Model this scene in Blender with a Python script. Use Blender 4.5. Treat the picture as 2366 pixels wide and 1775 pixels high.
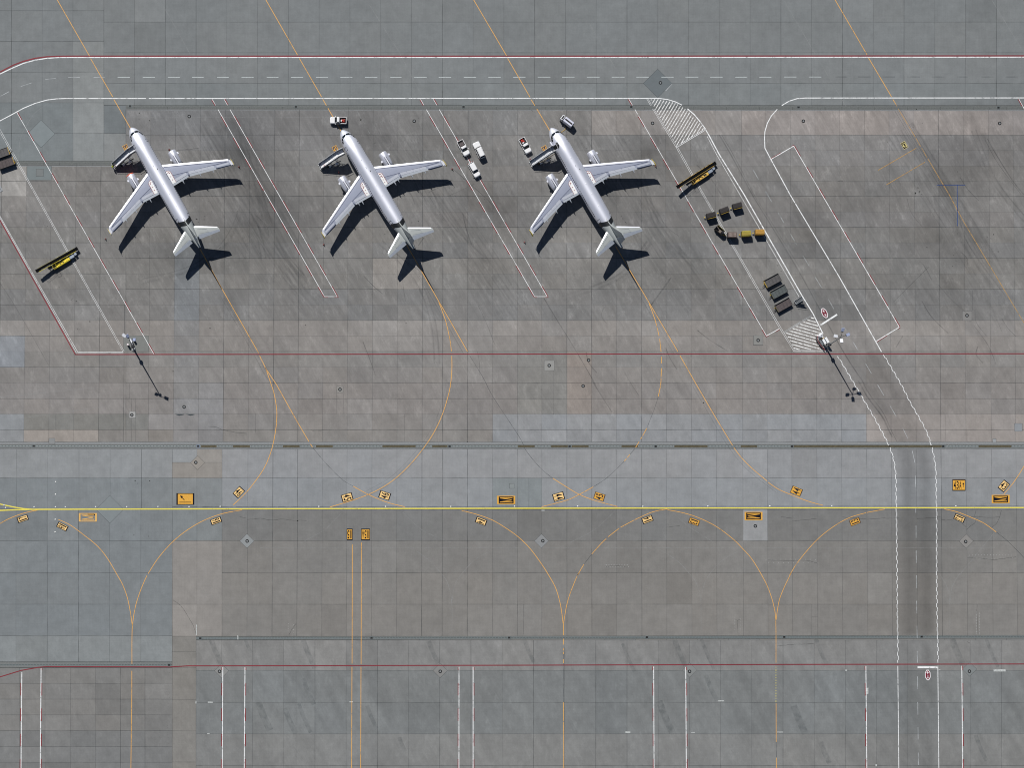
import bpy, bmesh, math, random
from mathutils import Vector, Matrix, noise
R = math.radians
random.seed(7)
for o in list(bpy.data.objects): bpy.data.objects.remove(o)
SC = bpy.context.scene
COL = SC.collection

# ------------------------------------------------------------------ camera, light, exposure
S = 0.105                      # metres per photograph pixel on the ground
NX, NY, D = 680.0, 1600.0, 480.0   # the point under the aircraft that took the picture, and its height
def P(px, py, z=0.0): return Vector(((px-1183)*S, (887.5-py)*S, z))
def G(px, py, h=0.0, z=0.0):   # ground point under something seen at (px,py) whose height is h
    f = (D-h)/D
    return P(NX+(px-NX)*f, NY+(py-NY)*f, z)
cd = bpy.data.cameras.new('camera'); cam = bpy.data.objects.new('camera', cd); COL.objects.link(cam)
cpos = P(NX, NY, D); cam.location = cpos
WG = 2366*S
cd.sensor_fit = 'HORIZONTAL'; cd.sensor_width = 36; cd.lens = 36*D/WG
cd.shift_x = -cpos.x/WG; cd.shift_y = -cpos.y/WG
cd.clip_start = 1; cd.clip_end = 20000
SC.camera = cam
EL = R(46.3); SD = Vector((0.495, -0.869, 0)).normalized()
W = bpy.data.worlds.new('World'); SC.world = W; W.use_nodes = True
nt = W.node_tree; bg = nt.nodes['Background']
sky = nt.nodes.new('ShaderNodeTexSky'); sky.sky_type = 'NISHITA'; sky.sun_disc = False
sky.sun_elevation = EL; sky.sun_rotation = math.atan2(-SD.x, -SD.y); sky.altitude = 400; sky.air_density = 0.7; sky.dust_density = 0.3
nt.links.new(sky.outputs[0], bg.inputs[0]); bg.inputs[1].default_value = 0.05
sl = bpy.data.lights.new('sun', 'SUN'); sl.energy = 5.0; sl.angle = R(0.53); sl.color = (1.0, 0.975, 0.94)
so = bpy.data.objects.new('sun', sl); COL.objects.link(so)
ld = Vector((SD.x*math.cos(EL), SD.y*math.cos(EL), -math.sin(EL)))
so.rotation_euler = ld.to_track_quat('-Z', 'Y').to_euler(); so.location = (0, 0, 100)
SC.view_settings.view_transform = 'Standard'; SC.view_settings.look = 'None'
SC.view_settings.exposure = -0.25; SC.view_settings.gamma = 1
SC.render.engine = 'CYCLES'
SC.cycles.pixel_filter_type = 'BLACKMAN_HARRIS'; SC.cycles.filter_width = 1.05

# ------------------------------------------------------------------ materials
def lin(c):
    c = c/255.0
    return c/12.92 if c <= .04045 else ((c+.055)/1.055)**2.4
KA = 1.0
def alb(rgb, k=1.0): return (lin(rgb[0])*KA*k, lin(rgb[1])*KA*k, lin(rgb[2])*KA*k, 1)
MC = {}
def mat(name, rgb, rough=0.6, metal=0.0, var=0.12, scale=3.0, spec=0.5, wear=0.0, wscale=2.0, coat=0.0):
    if name in MC: return MC[name]
    m = bpy.data.materials.new(name); m.use_nodes = True; MC[name] = m
    n = m.node_tree.nodes; l = m.node_tree.links; b = n['Principled BSDF']
    tc = n.new('ShaderNodeTexCoord'); ns = n.new('ShaderNodeTexNoise'); ns.inputs['Scale'].default_value = scale; ns.inputs['Detail'].default_value = 5
    l.new(tc.outputs['Object'], ns.inputs['Vector'])
    mr = n.new('ShaderNodeMapRange'); mr.inputs[1].default_value = .25; mr.inputs[2].default_value = .75
    mr.inputs[3].default_value = 1-var; mr.inputs[4].default_value = 1+var; l.new(ns.outputs[0], mr.inputs[0])
    mx = n.new('ShaderNodeVectorMath'); mx.operation = 'SCALE'; mx.inputs[0].default_value = alb(rgb)[:3]
    l.new(mr.outputs[0], mx.inputs['Scale']); l.new(mx.outputs[0], b.inputs['Base Color'])
    b.inputs['Roughness'].default_value = rough; b.inputs['Metallic'].default_value = metal
    b.inputs['Specular IOR Level'].default_value = spec; b.inputs['Coat Weight'].default_value = coat
    if wear > 0:
        w = n.new('ShaderNodeTexNoise'); w.inputs['Scale'].default_value = wscale; w.inputs['Detail'].default_value = 8; w.inputs['Roughness'].default_value = .75
        l.new(tc.outputs['Object'], w.inputs['Vector'])
        r = n.new('ShaderNodeMapRange'); r.inputs[1].default_value = wear; r.inputs[2].default_value = wear+.12; r.inputs[3].default_value = .25; r.inputs[4].default_value = 1
        l.new(w.outputs[0], r.inputs[0]); l.new(r.outputs[0], b.inputs['Alpha'])
    return m
def mat_alpha(name, rgb, a, rough=.9, scale=.6, lo=.35, hi=.65):
    m = mat(name, rgb, rough); n = m.node_tree.nodes; l = m.node_tree.links; b = n['Principled BSDF']
    tc = n.new('ShaderNodeTexCoord'); w = n.new('ShaderNodeTexNoise'); w.inputs['Scale'].default_value = scale; w.inputs['Detail'].default_value = 6
    l.new(tc.outputs['Object'], w.inputs['Vector'])
    r = n.new('ShaderNodeMapRange'); r.inputs[1].default_value = lo; r.inputs[2].default_value = hi; r.inputs[3].default_value = a*.25; r.inputs[4].default_value = a
    l.new(w.outputs[0], r.inputs[0]); l.new(r.outputs[0], b.inputs['Alpha'])
    return m
M_white = mat('white_paint_line', (238, 240, 240), .7, wear=.36, wscale=.9)
M_whitefaint = mat_alpha('faded_white_paint', (205, 210, 212), .75, lo=.3, hi=.6)
M_ghost = mat_alpha('ghost_line', (178, 180, 180), .38)
M_ghostd = mat_alpha('blacked_out_line', (72, 78, 82), .75)
M_red = mat('red_paint_line', (124, 28, 42), .7, var=.2, scale=.3)
M_reddash = mat('red_dash_paint', (122, 22, 30), .75, var=.15)
M_orange = mat('orange_paint_line', (228, 170, 82), .7, var=.12, wear=.34, wscale=.7)
M_yellow = mat('yellow_paint_line', (232, 218, 84), .7, wear=.3, wscale=1)
M_blue = mat('blue_paint_line', (34, 66, 122), .7)
M_tan = mat('tan_panel_paint', (238, 200, 132), .75, var=.08)
M_amber = mat('amber_panel_paint', (220, 164, 60), .75, var=.12)
M_navy = mat('black_panel_paint', (12, 15, 30), .85, var=.3, spec=.2)
M_navyworn = mat_alpha('worn_black_panel_paint', (30, 36, 56), .9)
M_maroon = mat('maroon_sign_paint', (112, 14, 40), .75)

# ------------------------------------------------------------------ mesh helpers
class MB:
    def __init__(s): s.v = []; s.f = []; s.mi = []; s.cm = 0; s.sm = []
    def add(s, pts, faces, smooth=False):
        o = len(s.v); s.v += [tuple(p) for p in pts]
        for f in faces: s.f.append([i+o for i in f]); s.mi.append(s.cm); s.sm.append(smooth)
    def poly(s, pts): s.add(pts, [list(range(len(pts)))])
    def box(s, c, h, M=None, ang=0):
        x, y, z = c; a, b, d = h; ca, sa = math.cos(ang), math.sin(ang)
        pts = []
        for dz in (-d, d):
            for dx, dy in ((-a, -b), (a, -b), (a, b), (-a, b)):
                pts.append(Vector((x+dx*ca-dy*sa, y+dx*sa+dy*ca, z+dz)))
        if M: pts = [M @ p for p in pts]
        s.add(pts, [(3, 2, 1, 0), (4, 5, 6, 7), (0, 1, 5, 4), (1, 2, 6, 5), (2, 3, 7, 6), (3, 0, 4, 7)])
    def loft(s, rings, cap=True, smooth=True, closed=True):
        n = len(rings[0]); pts = [p for r in rings for p in r]; fs = []
        for i in range(len(rings)-1):
            for j in range(n if closed else n-1):
                k = (j+1) % n
                fs.append((i*n+j, i*n+k, (i+1)*n+k, (i+1)*n+j))
        s.add(pts, fs, smooth)
        if cap:
            s.poly(list(rings[0])[::-1]); s.poly(rings[-1])
    def tube(s, a, b, r, n=8, r2=None):
        a = Vector(a); b = Vector(b); d = (b-a)
        if d.length < 1e-6: return
        q = d.to_track_quat('Z', 'Y'); r2 = r if r2 is None else r2
        r1 = [a+q @ Vector((math.cos(t*2*math.pi/n)*r, math.sin(t*2*math.pi/n)*r, 0)) for t in range(n)]
        rr = [b+q @ Vector((math.cos(t*2*math.pi/n)*r2, math.sin(t*2*math.pi/n)*r2, 0)) for t in range(n)]
        s.loft([r1, rr])
    def bar(s, a, b, w, h):      # rectangular beam
        a = Vector(a); b = Vector(b); d = (b-a); L = d.length; q = d.to_track_quat('X', 'Z')
        pts = [a+q @ Vector((x*L, y*w, z*h)) for x in (0, 1) for y, z in ((-.5, -.5), (.5, -.5), (.5, .5), (-.5, .5))]
        s.add(pts, [(3, 2, 1, 0), (4, 5, 6, 7), (0, 1, 5, 4), (1, 2, 6, 5), (2, 3, 7, 6), (3, 0, 4, 7)])
    def build(s, name, mats, parent=None, loc=None, rotz=None, fix=True):
        me = bpy.data.meshes.new(name); me.from_pydata(s.v, [], s.f)
        if not isinstance(mats, (list, tuple)): mats = [mats]
        for m in mats: me.materials.append(m)
        for p, i, sm in zip(me.polygons, s.mi, s.sm): p.material_index = min(i, len(mats)-1); p.use_smooth = sm
        if fix:
            bm = bmesh.new(); bm.from_mesh(me); bmesh.ops.recalc_face_normals(bm, faces=bm.faces); bm.to_mesh(me); bm.free()
        me.update()
        o = bpy.data.objects.new(name, me); COL.objects.link(o)
        if parent: o.parent = parent
        if loc is not None: o.location = loc
        if rotz is not None: o.rotation_euler.z = rotz
        return o
def tag(o, label=None, cat=None, group=None, kind=None):
    if label: o['label'] = label
    if cat: o['category'] = cat
    if group: o['group'] = group
    if kind: o['kind'] = kind
    return o
def empty(name, loc, rz=0):
    o = bpy.data.objects.new(name, None); COL.objects.link(o); o.location = loc; o.rotation_euler.z = rz; o.empty_display_size = .5
    return o
KIDS = {}
def copy_tree(o, parent=None):
    c = o.copy(); COL.objects.link(c); c.parent = parent
    for ch in [x for x in bpy.data.objects if x.parent == o]:
        copy_tree(ch, c)
    return c
def ring_rr(hx, hy, r, z, n=4, cx=0, cy=0):
    pts = []
    for qx, qy, a0 in ((1, 1, 0), (-1, 1, 90), (-1, -1, 180), (1, -1, 270)):
        for k in range(n+1):
            a = R(a0+90*k/n); pts.append(Vector((cx+qx*(hx-r)+r*math.cos(a), cy+qy*(hy-r)+r*math.sin(a), z)))
    return pts

# ------------------------------------------------------------------ painted lines on the ground
def strip(mb, pts, w, z, closed=False):
    """pts in photograph pixels, w in pixels"""
    q = [P(*p) for p in pts]; n = len(q); L = []; Rr = []
    for i in range(n):
        if i == 0: d = q[1]-q[0]
        elif i == n-1: d = q[-1]-q[-2]
        else:
            d1 = (q[i]-q[i-1]).normalized(); d2 = (q[i+1]-q[i]).normalized(); d = d1+d2
        d.normalize(); nn = Vector((-d.y, d.x, 0))*w*S/2
        if 0 < i < n-1:
            c = max(.5, nn.normalized().dot(Vector((-d1.y, d1.x, 0)))); nn = nn/c
        L.append(q[i]+nn); Rr.append(q[i]-nn)
    pts3 = [Vector((p.x, p.y, z)) for p in L+Rr]
    mb.add(pts3, [(n+i, n+i+1, i+1, i) for i in range(n-1)])
def smoothp(pts, n=8):
    out = []
    m = len(pts)
    if m < 3: return list(pts)
    for i in range(m-1):
        p0 = pts[max(i-1, 0)]; p1 = pts[i]; p2 = pts[i+1]; p3 = pts[min(i+2, m-1)]
        for k in range(n):
            t = k/n
            out.append(tuple(.5*((2*p1[j])+(-p0[j]+p2[j])*t+(2*p0[j]-5*p1[j]+4*p2[j]-p3[j])*t*t+(-p0[j]+3*p1[j]-3*p2[j]+p3[j])*t**3) for j in (0, 1)))
    out.append(pts[-1]); return out
K = 3.6867
def T(o, *pts):   # coordinates read off an enlarged tile whose corner is o
    return [(o[0]+x/K, o[1]+y/K) for x, y in pts]
A0, A1, A2, A3 = (0, 0), (600, 0), (1200, 0), (1766, 0)
B0, B1, B2, B3 = (0, 440), (600, 440), (1200, 440), (1766, 440)
C0, C1, C2, C3 = (0, 880), (600, 880), (1200, 880), (1766, 880)
D0, D1, D2, D3 = (0, 1325), (600, 1325), (1200, 1325), (1766, 1325)
def struct(mb, name, m, **k):
    return tag(mb.build(name, m, fix=False, **k), kind='structure')
def line(name, m, w, z, *polys, sm=False):
    mb = MB()
    for p in polys: strip(mb, smoothp(p) if (sm and len(p) > 2) else p, w, z)
    return struct(mb, name, m)
def offs(pts, d):
    out = []
    for i, p in enumerate(pts):
        a = pts[max(i-1, 0)]; b = pts[min(i+1, len(pts)-1)]
        dx, dy = b[0]-a[0], b[1]-a[1]; L = math.hypot(dx, dy)
        out.append((p[0]-dy/L*d, p[1]+dx/L*d))
    return out
def lerp(a, b, t): return (a[0]+(b[0]-a[0])*t, a[1]+(b[1]-a[1])*t)
ZW, ZR, ZO, ZY = .012, .016, .020, .024

# ------------------------------------------------------------------ the concrete pavement, slab by slab
def ncol(m, name='Col'):
    n = m.node_tree.nodes; a = n.new('ShaderNodeAttribute'); a.attribute_name = name; return a
def concrete_mat():
    m = bpy.data.materials.new('concrete'); m.use_nodes = True
    n = m.node_tree.nodes; l = m.node_tree.links; b = n['Principled BSDF']
    a = ncol(m); tc = n.new('ShaderNodeTexCoord')
    def ns(scale, det, vec, lo, hi, rough=.55, mn=.25, mx=.75):
        t = n.new('ShaderNodeTexNoise'); t.inputs['Scale'].default_value = scale; t.inputs['Detail'].default_value = det; t.inputs['Roughness'].default_value = rough
        l.new(vec, t.inputs['Vector']); r = n.new('ShaderNodeMapRange')
        r.inputs[1].default_value = mn; r.inputs[2].default_value = mx; r.inputs[3].default_value = lo; r.inputs[4].default_value = hi
        l.new(t.outputs[0], r.inputs[0]); return r.outputs[0]
    def mp(sc, rot=0):
        q0 = n.new('ShaderNodeMapping'); q0.inputs['Rotation'].default_value = (0, 0, rot); l.new(tc.outputs['Object'], q0.inputs['Vector'])
        q = n.new('ShaderNodeMapping'); q.inputs['Scale'].default_value = sc; l.new(q0.outputs[0], q.inputs['Vector']); return q.outputs[0]
    def mul(x, y):
        q = n.new('ShaderNodeMath'); q.operation = 'MULTIPLY'; l.new(x, q.inputs[0]); l.new(y, q.inputs[1]); return q.outputs[0]
    at = n.new('ShaderNodeAttribute'); at.attribute_name = 'streak'
    def masked(x):
        q = n.new('ShaderNodeMapRange'); q.inputs[1].default_value = 0; q.inputs[2].default_value = 1; q.inputs[3].default_value = 1; q.clamp = True
        l.new(at.outputs['Fac'], q.inputs[0]); l.new(x, q.inputs[4]); return q.outputs[0]
    v = ns(.10, 4, mp((1, 1, 1)), .95, 1.05)
    v = mul(v, ns(.42, 8, mp((1, 1, 1)), .87, 1.13, .72))
    v = mul(v, ns(3.2, 5, mp((1, 1, 1)), .95, 1.05, .7))
    v = mul(v, ns(1.0, 4, mp((2.6, .12, 1)), .965, 1.035))          # brushed finish, up and down
    v = mul(v, ns(1.0, 4, mp((.12, 2.6, 1)), .975, 1.025))          # brushed finish, across
    v = mul(v, masked(ns(1.0, 5, mp((.9, .07, 1), R(-31)), .88, 1.11)))
    v = mul(v, masked(ns(1.0, 6, mp((.35, .05, 1), R(-38)), .90, 1.09, .7)))
    v = mul(v, masked(ns(1.0, 5, mp((3.5, .25, 1), R(-26)), .93, 1.07, .6)))     # wheel and washing streaks along the stands
    v = mul(v, masked(ns(.33, 7, mp((1.5, .7, 1), R(-10)), 1.0, 1.34, .78, .53, .68)))   # pale scuffed patches
    sp = ns(2.2, 2, mp((1, 1, 1)), 1.0, .72, .5, .74, .8)            # small dark spots
    v = mul(v, sp)
    s = n.new('ShaderNodeVectorMath'); s.operation = 'SCALE'; l.new(a.outputs['Color'], s.inputs[0]); l.new(v, s.inputs['Scale'])
    l.new(s.outputs[0], b.inputs['Base Color']); b.inputs['Roughness'].default_value = .88; b.inputs['Specular IOR Level'].default_value = .25
    return m
M_conc = concrete_mat()
def hsh(*a):
    x = math.sin(sum(v*k for v, k in zip(a, (12.9898, 78.233, 37.719, 4.581))))*43758.5453; return x-math.floor(x)
def tilt(x, y): return x+(-0.0085+0.0135*min(max((x-290)/1540, -.3), 1.3))*(y-270)
BX = [291.6-57.25*i for i in range(11, 0, -1)]+[291.6, 348.5, 406, 463.3, 520.2, 577.7, 635, 691.7, 748.6, 805, 862.3, 919.5, 977, 1024, 1081.5, 1139, 1196, 1252, 1309.5, 1366.5, 1423.5, 1481, 1538, 1595.5, 1652.5, 1713.2, 1769.4, 1825.7, 1883, 1940, 1997.2, 2054, 2111.5, 2168, 2225.8, 2284, 2340.5]+[2340.5+57.3*i for i in range(1, 6)]
BY = [253.5, 311.5, 347.5, 383, 418.5, 453, 489.4, 525, 560.7, 596.5, 632.6, 668.4, 704.4, 740.5, 776.3, 812.3, 848.7, 884.8, 921.5, 957, 993.4, 1021.5]
def seq(a, d, lo, hi):
    k = math.ceil((lo-a)/d); r = []
    while a+k*d < hi: r.append(a+k*d); k += 1
    return r
ROW = {   # base colours of the apron rows, read from the photograph
 253.5: (128, 127, 125), 311.5: (127, 126, 124), 347.5: (124, 123, 121), 383: (126, 124, 121), 418.5: (125, 123, 120), 453: (127, 125, 122), 489.4: (125, 123, 121),
 525: (126, 124, 120), 560.7: (125, 124, 122), 596.5: (128, 126, 122), 632.6: (127, 125, 121), 668.4: (124, 123, 121), 704.4: (124, 123, 121), 740.5: (140, 135, 130),
 776.3: (138, 133, 128), 812.3: (133, 130, 126), 848.7: (134, 130, 126), 884.8: (136, 131, 127), 921.5: (137, 132, 128), 957: (136, 132, 128), 993.4: (135, 131, 126)}
def apron(x, y, px, py, k):
    c = list(ROW[k])
    if k == 253.5 and x > 1362: c = [146, 140, 135]
    if k == 253.5 and x > 1690: c = [149, 141, 136]
    if k < 330 and x < 900: c = [122, 122, 122]
    if 300 < k < 380 and x > 1710: c = [131, 129, 127]
    if k in (957, 993.4):
        if 1137 < x < 2000: c = [140, 143, 146]
        if x >= 2000: c = [151, 143, 137]
        if x < 55: c = [136, 140, 143]
        if 55 < x < 225 and k == 993.4: c = [152, 144, 136]
        if 225 < x < 395: c = [134, 129, 123]
        if k == 957 and 55 < x < 340: c = [125, 124, 119]
        if 340 < x < 398 and k == 957: c = [142, 139, 137]
    if 398 < x < 513 and k > 880: c = [139, 138, 138]
    if x < 55 and k in (776.3, 812.3): c = [134, 139, 145]
    if 398 < x < 460 and k < 900 and k > 560: c = [125, 128, 130]
    if 398 < x < 460 and 710 < k < 900: c = [132, 131, 130]
    if 1196 < x < 1309 and 812 <= k < 930 : c = [132, 130, 125]
    if 1309 < x < 1366 and 812 <= k < 930: c = [146, 136, 128]
    if 860 < x < 975 and 590 < k < 640: c = [141, 136, 130]
    if x < 58 and 375 < k < 440: c = [149, 146, 141]
    return c
STAINS = [  # x, y, rx, ry, angle, strength: soot, rubber and spill staining of the concrete
 (545, 330, 110, 60, -60, -.11), (600, 450, 120, 60, -60, -.13), (545, 560, 90, 60, -40, -.10), (420, 590, 90, 40, 0, -.10), (700, 480, 70, 60, 0, -.08),
 (300, 540, 90, 50, -30, -.06), (820, 240, 60, 40, 0, -.05), (1140, 470, 110, 70, -50, -.12), (1080, 560, 100, 40, -60, -.05), (1330, 330, 0, 0, 0, 0),
 (1010, 300, 60, 90, -60, -.07), (1450, 440, 80, 120, -60, -.08), (1560, 560, 90, 50, -60, -.07), (1500, 340, 70, 50, -60, -.09), (850, 320, 60, 40, -50, -.10),
 (1590, 600, 60, 60, 0, -.04), (2240, 350, 100, 200, -58, -.10), (2190, 560, 120, 40, -10, -.09), (1960, 470, 60, 140, -60, -.05), (2120, 640, 120, 60, -30, -.06),
 (1330, 560, 60, 30, 0, .06), (1220, 560, 70, 40, 0, .04), (1500, 650, 150, 40, 0, -.05), (960, 740, 90, 30, 0, .05), (640, 770, 120, 40, 0, -.02),
 (340, 300, 60, 30, 0, -.07), (1290, 290, 60, 40, 0, -.06), (2080, 780, 160, 30, 0, .05), (1490, 770, 110, 35, 0, .06), (60, 440, 60, 60, 0, .05), (1180, 700, 90, 30, 0, .03),
 (200, 500, 120, 90, -30, .01), (40, 590, 60, 60, 0, -.04), (640, 620, 90, 40, -60, -.04), (1880, 540, 120, 20, -60, -.06)]
ROADC = [(1700, 225), (1740, 330), (1790, 430), (1845, 530), (1905, 640), (1950, 730), (1990, 820), (2040, 900), (2085, 970), (2112, 1040), (2120, 1110), (2122, 1300), (2124, 1500), (2126, 1800), (2128, 2050)]
def road_d(x, y):
    if y < 400 or y > 2050: return 999
    for a, b in zip(ROADC, ROADC[1:]):
        if a[1] <= y <= b[1]:
            t = (y-a[1])/(b[1]-a[1]); cx = a[0]+(b[0]-a[0])*t; w = math.hypot(1, (b[0]-a[0])/(b[1]-a[1])); return (x-cx)/w
    return 999
def tone(x, y, c, seed):
    v = 1.0
    for sx, sy, rx, ry, an, st in STAINS:
        if rx and abs(x-sx) < rx*2 and abs(y-sy) < max(rx, ry)*2:
            ca, sa = math.cos(R(an)), math.sin(R(an)); dx, dy = x-sx, y-sy
            u = (dx*ca-dy*sa)/rx; w = (dx*sa+dy*ca)/ry; q = u*u+w*w
            if q < 3: v += st*2.3*math.exp(-q*1.1)*(1+.6*noise.noise(Vector((x*.03, y*.03, 3))))
    rd = road_d(x, y)
    if abs(rd) < 70:
        st = .07 if y < 820 else (.19 if y < 1037 else (.25 if y < 1470 else .13))
        for o in (-22, 19): v -= st*math.exp(-((rd-o)/17.0)**2)
        v -= st*.35*math.exp(-(rd/50.0)**2)
    if y > 1470 and x > 453:    # faint slanting washes
        v += .13*(noise.noise(Vector(((x*.9-y*.40)*.045, (y*.9+x*.4)*.007, 1)))-.1)+.07*noise.noise(Vector(((x*.9-y*.40)*.12, (y*.9+x*.4)*.012, 4)))
    if 251 < y < 1020 and x > 291:
        v += .09*noise.noise(Vector(((x*.87-y*.5)*.03, (y*.87+x*.5)*.006, 5)))+.06*noise.noise(Vector(((x*.87-y*.5)*.09, (y*.87+x*.5)*.011, 8)))
    v += .035*noise.noise(Vector((x*.012, y*.012, 2)))+.05*noise.noise(Vector((x*.05, y*.035, seed)))+.06*noise.noise(Vector(((x*.87-y*.5)*.06, (y*.87+x*.5)*.012, 7)))*(1 if 251 < y < 1037 else .3)
    h = .010*noise.noise(Vector((x*.006, y*.006, 9)))
    return (max(.02, lin(c[0])*KA*v*(1+h)), max(.02, lin(c[1])*KA*v), max(.02, lin(c[2])*KA*v*(1-h)), 1)
pv = []; pf = []; pc = []; ps = []
def streak(x, y):
    if x < 291 and y < 380: return .1
    if y < 250: return .1
    if y < 740: return 1.0
    if y < 960: return .65
    if y < 1037: return .4
    if y < 1475: return .12
    return .45 if x > 453 else .35
joints = MB(); jcol = []
def jline(x0, y0, x1, y1, w=.85, d=.55):
    strip(joints, [(x0, y0), (x1, y1)], w, .004)
def panel(xa0, xa1, xb0, xb1, y0, y1, c, amp=3.0, key=0):
    """slab with top edge xa0..xa1 at y0 and bottom edge xb0..xb1 at y1 (pixels)"""
    h1, h2 = hsh(xa0, y0, key), hsh(y0, xa1, key+3)
    bk = hsh(int(xa0/172), int(y0/72), key+9)
    d = (h1-.5)*.8*amp+(bk-.5)*1.1*amp; wb = (h2-.5)*.35*amp
    if h1 > .95: d += 3.5
    if h1 < .04: d -= 4
    m_ = sum(c)/3; c = [m_+(q-m_)*.72 for q in c]
    cc = (c[0]+d+wb, c[1]+d, c[2]+d-wb)
    inside = xa1 > -40 and xa0 < 2410 and y1 > -40 and y0 < 1815
    st = 10.0 if inside else 60.0
    nx = max(1, int(math.ceil((xa1-xa0)/st))); ny = max(1, int(math.ceil((y1-y0)/st)))
    o = len(pv); seed = h1*50
    for j in range(ny+1):
        v = j/ny; y = y0+(y1-y0)*v
        for i in range(nx+1):
            u = i/nx; x = (xa0+(xa1-xa0)*u)*(1-v)+(xb0+(xb1-xb0)*u)*v
            p = P(x, y); pv.append((p.x, p.y, 0)); pc.append(tone(x, y, cc, seed)); ps.append(streak(x, y))
    for j in range(ny):
        for i in range(nx):
            a = o+j*(nx+1)+i; pf.append((a+nx+1, a+nx+2, a+1, a))
STRONG = (0, 1, 5, 7, 9, 11, 13, 15, 17, 18, 20)
def region(x0, x1, y0, y1, xs, ys, cf, tl=False, amp=3.0, key=0, jw=.85, vdrop=None, alt=False):
    ys = [y0]+[y for y in ys if y0+2 < y < y1-2]+[y1]
    for ri, (ya, yb) in enumerate(zip(ys, ys[1:])):
        fx = [x0]+[x for x in xs if x0+3 < (tilt(x, ya) if tl else x) < x1-3]+[x1]
        for i, (a, b) in enumerate(zip(fx, fx[1:])):
            ta = tilt(a, ya) if (tl and 0 < i) else a; tb = tilt(b, ya) if (tl and i < len(fx)-2) else b
            ba = tilt(a, yb) if (tl and 0 < i) else a; bb = tilt(b, yb) if (tl and i < len(fx)-2) else b
            panel(ta, tb, ba, bb, ya, yb, cf((ta+tb)/2, (ya+yb)/2), amp, key)
            if i > 0: jline(ta, ya, ba, yb, jw*(1.4 if hsh(a, 3) > .72 else .75))
        jline(x0, ya, x1, ya, jw*(1.15 if not alt else (1.35 if ri in STRONG else .6)))
    jline(x0, y1, x1, y1, jw); jline(x0, y0, x0, y1, jw*1.2)
XL, XR, YT, YB = -300, 2670, -250, 2030
topc = lambda x, y: ((121, 126, 127) if y < 121 else (123, 128, 129) if y < 192 else (122, 128, 129))
region(240, XR, YT, 243, seq(26.3, 71.12, XL, XR), seq(50.2, 71.1, YT, 243), topc, amp=1.8, key=1)
def lc(x, y):
    if 168 < x < 240 and y > 95: return (133, 138, 138)
    if y > 237: return (119, 127, 129)
    return (121, 126, 127)
region(XL, 240, YT, 372, seq(26.3, 71.12, XL, 240), [95-71*i for i in range(4, 0, -1)]+[95, 166, 237, 308], lc, amp=2, key=2)
region(240, 291, 243, 372, [], [308], lambda x, y: (112, 119, 121) if y < 308 else (130, 134, 134), key=3)
def ac(x, y):
    k = max(r for r in ROW if r <= y+.01); return apron(x, y, 0, 0, k)
region(291, XR, 253.5, 1021.5, BX, BY[1:-1], ac, tl=True, amp=4.2, key=4, alt=True)
region(XL, 291, 382, 1021.5, BX, BY[4:-1], ac, tl=True, amp=4.2, key=5, alt=True)
def mc(x, y):
    if x < 398: return (138, 142, 144) if y < 1105 else (124, 131, 134)
    if x < 455: return ((142, 146, 148) if y < 1069 else (143, 138, 131)) if y < 1105 else (128, 134, 136)
    if x < 513: return (143, 138, 131) if y < 1105 else (127, 133, 135)
    if 1136 < x < 1250 and 1105 < y < 1142: return (128, 136, 138)
    return (144, 146, 148) if y < 1105 else (141, 145, 148)
region(XL, 398, 1038, 1177, seq(38.5, 72.0, XL, 398), [1105], mc, amp=2.2, key=6)
region(398, 513, 1038, 1177, [455], [1069, 1105], mc, amp=2, key=7)
region(513, XR, 1038, 1177, BX, [1105], mc, tl=True, amp=2.2, key=8)
region(XL, 398, 1177, 1530, seq(37, 72.1, XL, 398), [1250, 1324, 1397, 1469.6], lambda x, y: (122, 129, 132) if y < 1469 else (130, 136, 137), amp=2.2, key=9)
def m2(x, y):
    if x < 513: return (124, 131, 133) if y < 1250 else (142, 137, 131)
    if 1716 < x < 1772 and y < 1250: return (146, 148, 149)
    return (121, 121, 119) if y < 1250 else ((127, 125, 121) if y < 1324 else (130, 127, 122))
region(398, 513, 1177, 1471, [455], [1250, 1397], m2, amp=2, key=10)
region(513, XR, 1177, 1471, BX, [1250, 1324, 1397], m2, tl=True, amp=2.6, key=11)
region(398, 453, 1471, YB, [], [1506, 1543, 1617, 1690, 1762, 1835], lambda x, y: (131, 128, 122), amp=2, key=12)
region(XL, 398, 1544, YB, [45-58*i for i in range(6, 0, -1)]+[45, 104, 163, 221, 278, 335], seq(1580, 36.5, 1546, YB), lambda x, y: (125, 124, 121) if y < 1690 else (121, 122, 121), amp=3, key=13)
region(453, XR, 1480, YB, seq(583.5, 72.1, 453, XR), [1550, 1624, 1697, 1770, 1843, 1916], lambda x, y: (131, 131, 129) if y < 1550 else (121, 125, 125) if y < 1697 else (128, 129, 127), amp=2.2, key=14)
# sub-joints and replaced slabs
for x0, y0, x1, y1 in [(304, 921.5, 304, 1021), (313.5, 921, 313.5, 1021), (299, 886, 299, 921), (129, 957, 129, 993), (590.5, 957, 590.5, 1000), (778, 900, 778, 957), (793.3, 910, 793.3, 957), (934.5, 957, 934.5, 1021), (1010, 957, 1010, 1021), (1279.6, 848, 1279.6, 957), (2247, 671, 2247, 717), (2184, 957, 2184, 1021), (1222, 1105, 1222, 1172), (1875.6, 1397, 1875.6, 1471), (1889.8, 1397, 1889.8, 1471), (1875.6, 1426, 1889.8, 1426), (1209.5, 1397, 1209.5, 1467), (1195, 1397, 1195, 1467), (264, 346, 264, 372), (1741, 775, 1741, 798), (1741, 798, 1770, 798), (684, 1550, 684, 1770)]:
    jline(x0, y0, x1, y1, .6)
me = bpy.data.meshes.new('apron_pavement'); me.from_pydata(pv, [], pf); me.materials.append(M_conc)
ca = me.color_attributes.new('Col', 'FLOAT_COLOR', 'POINT')
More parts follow.
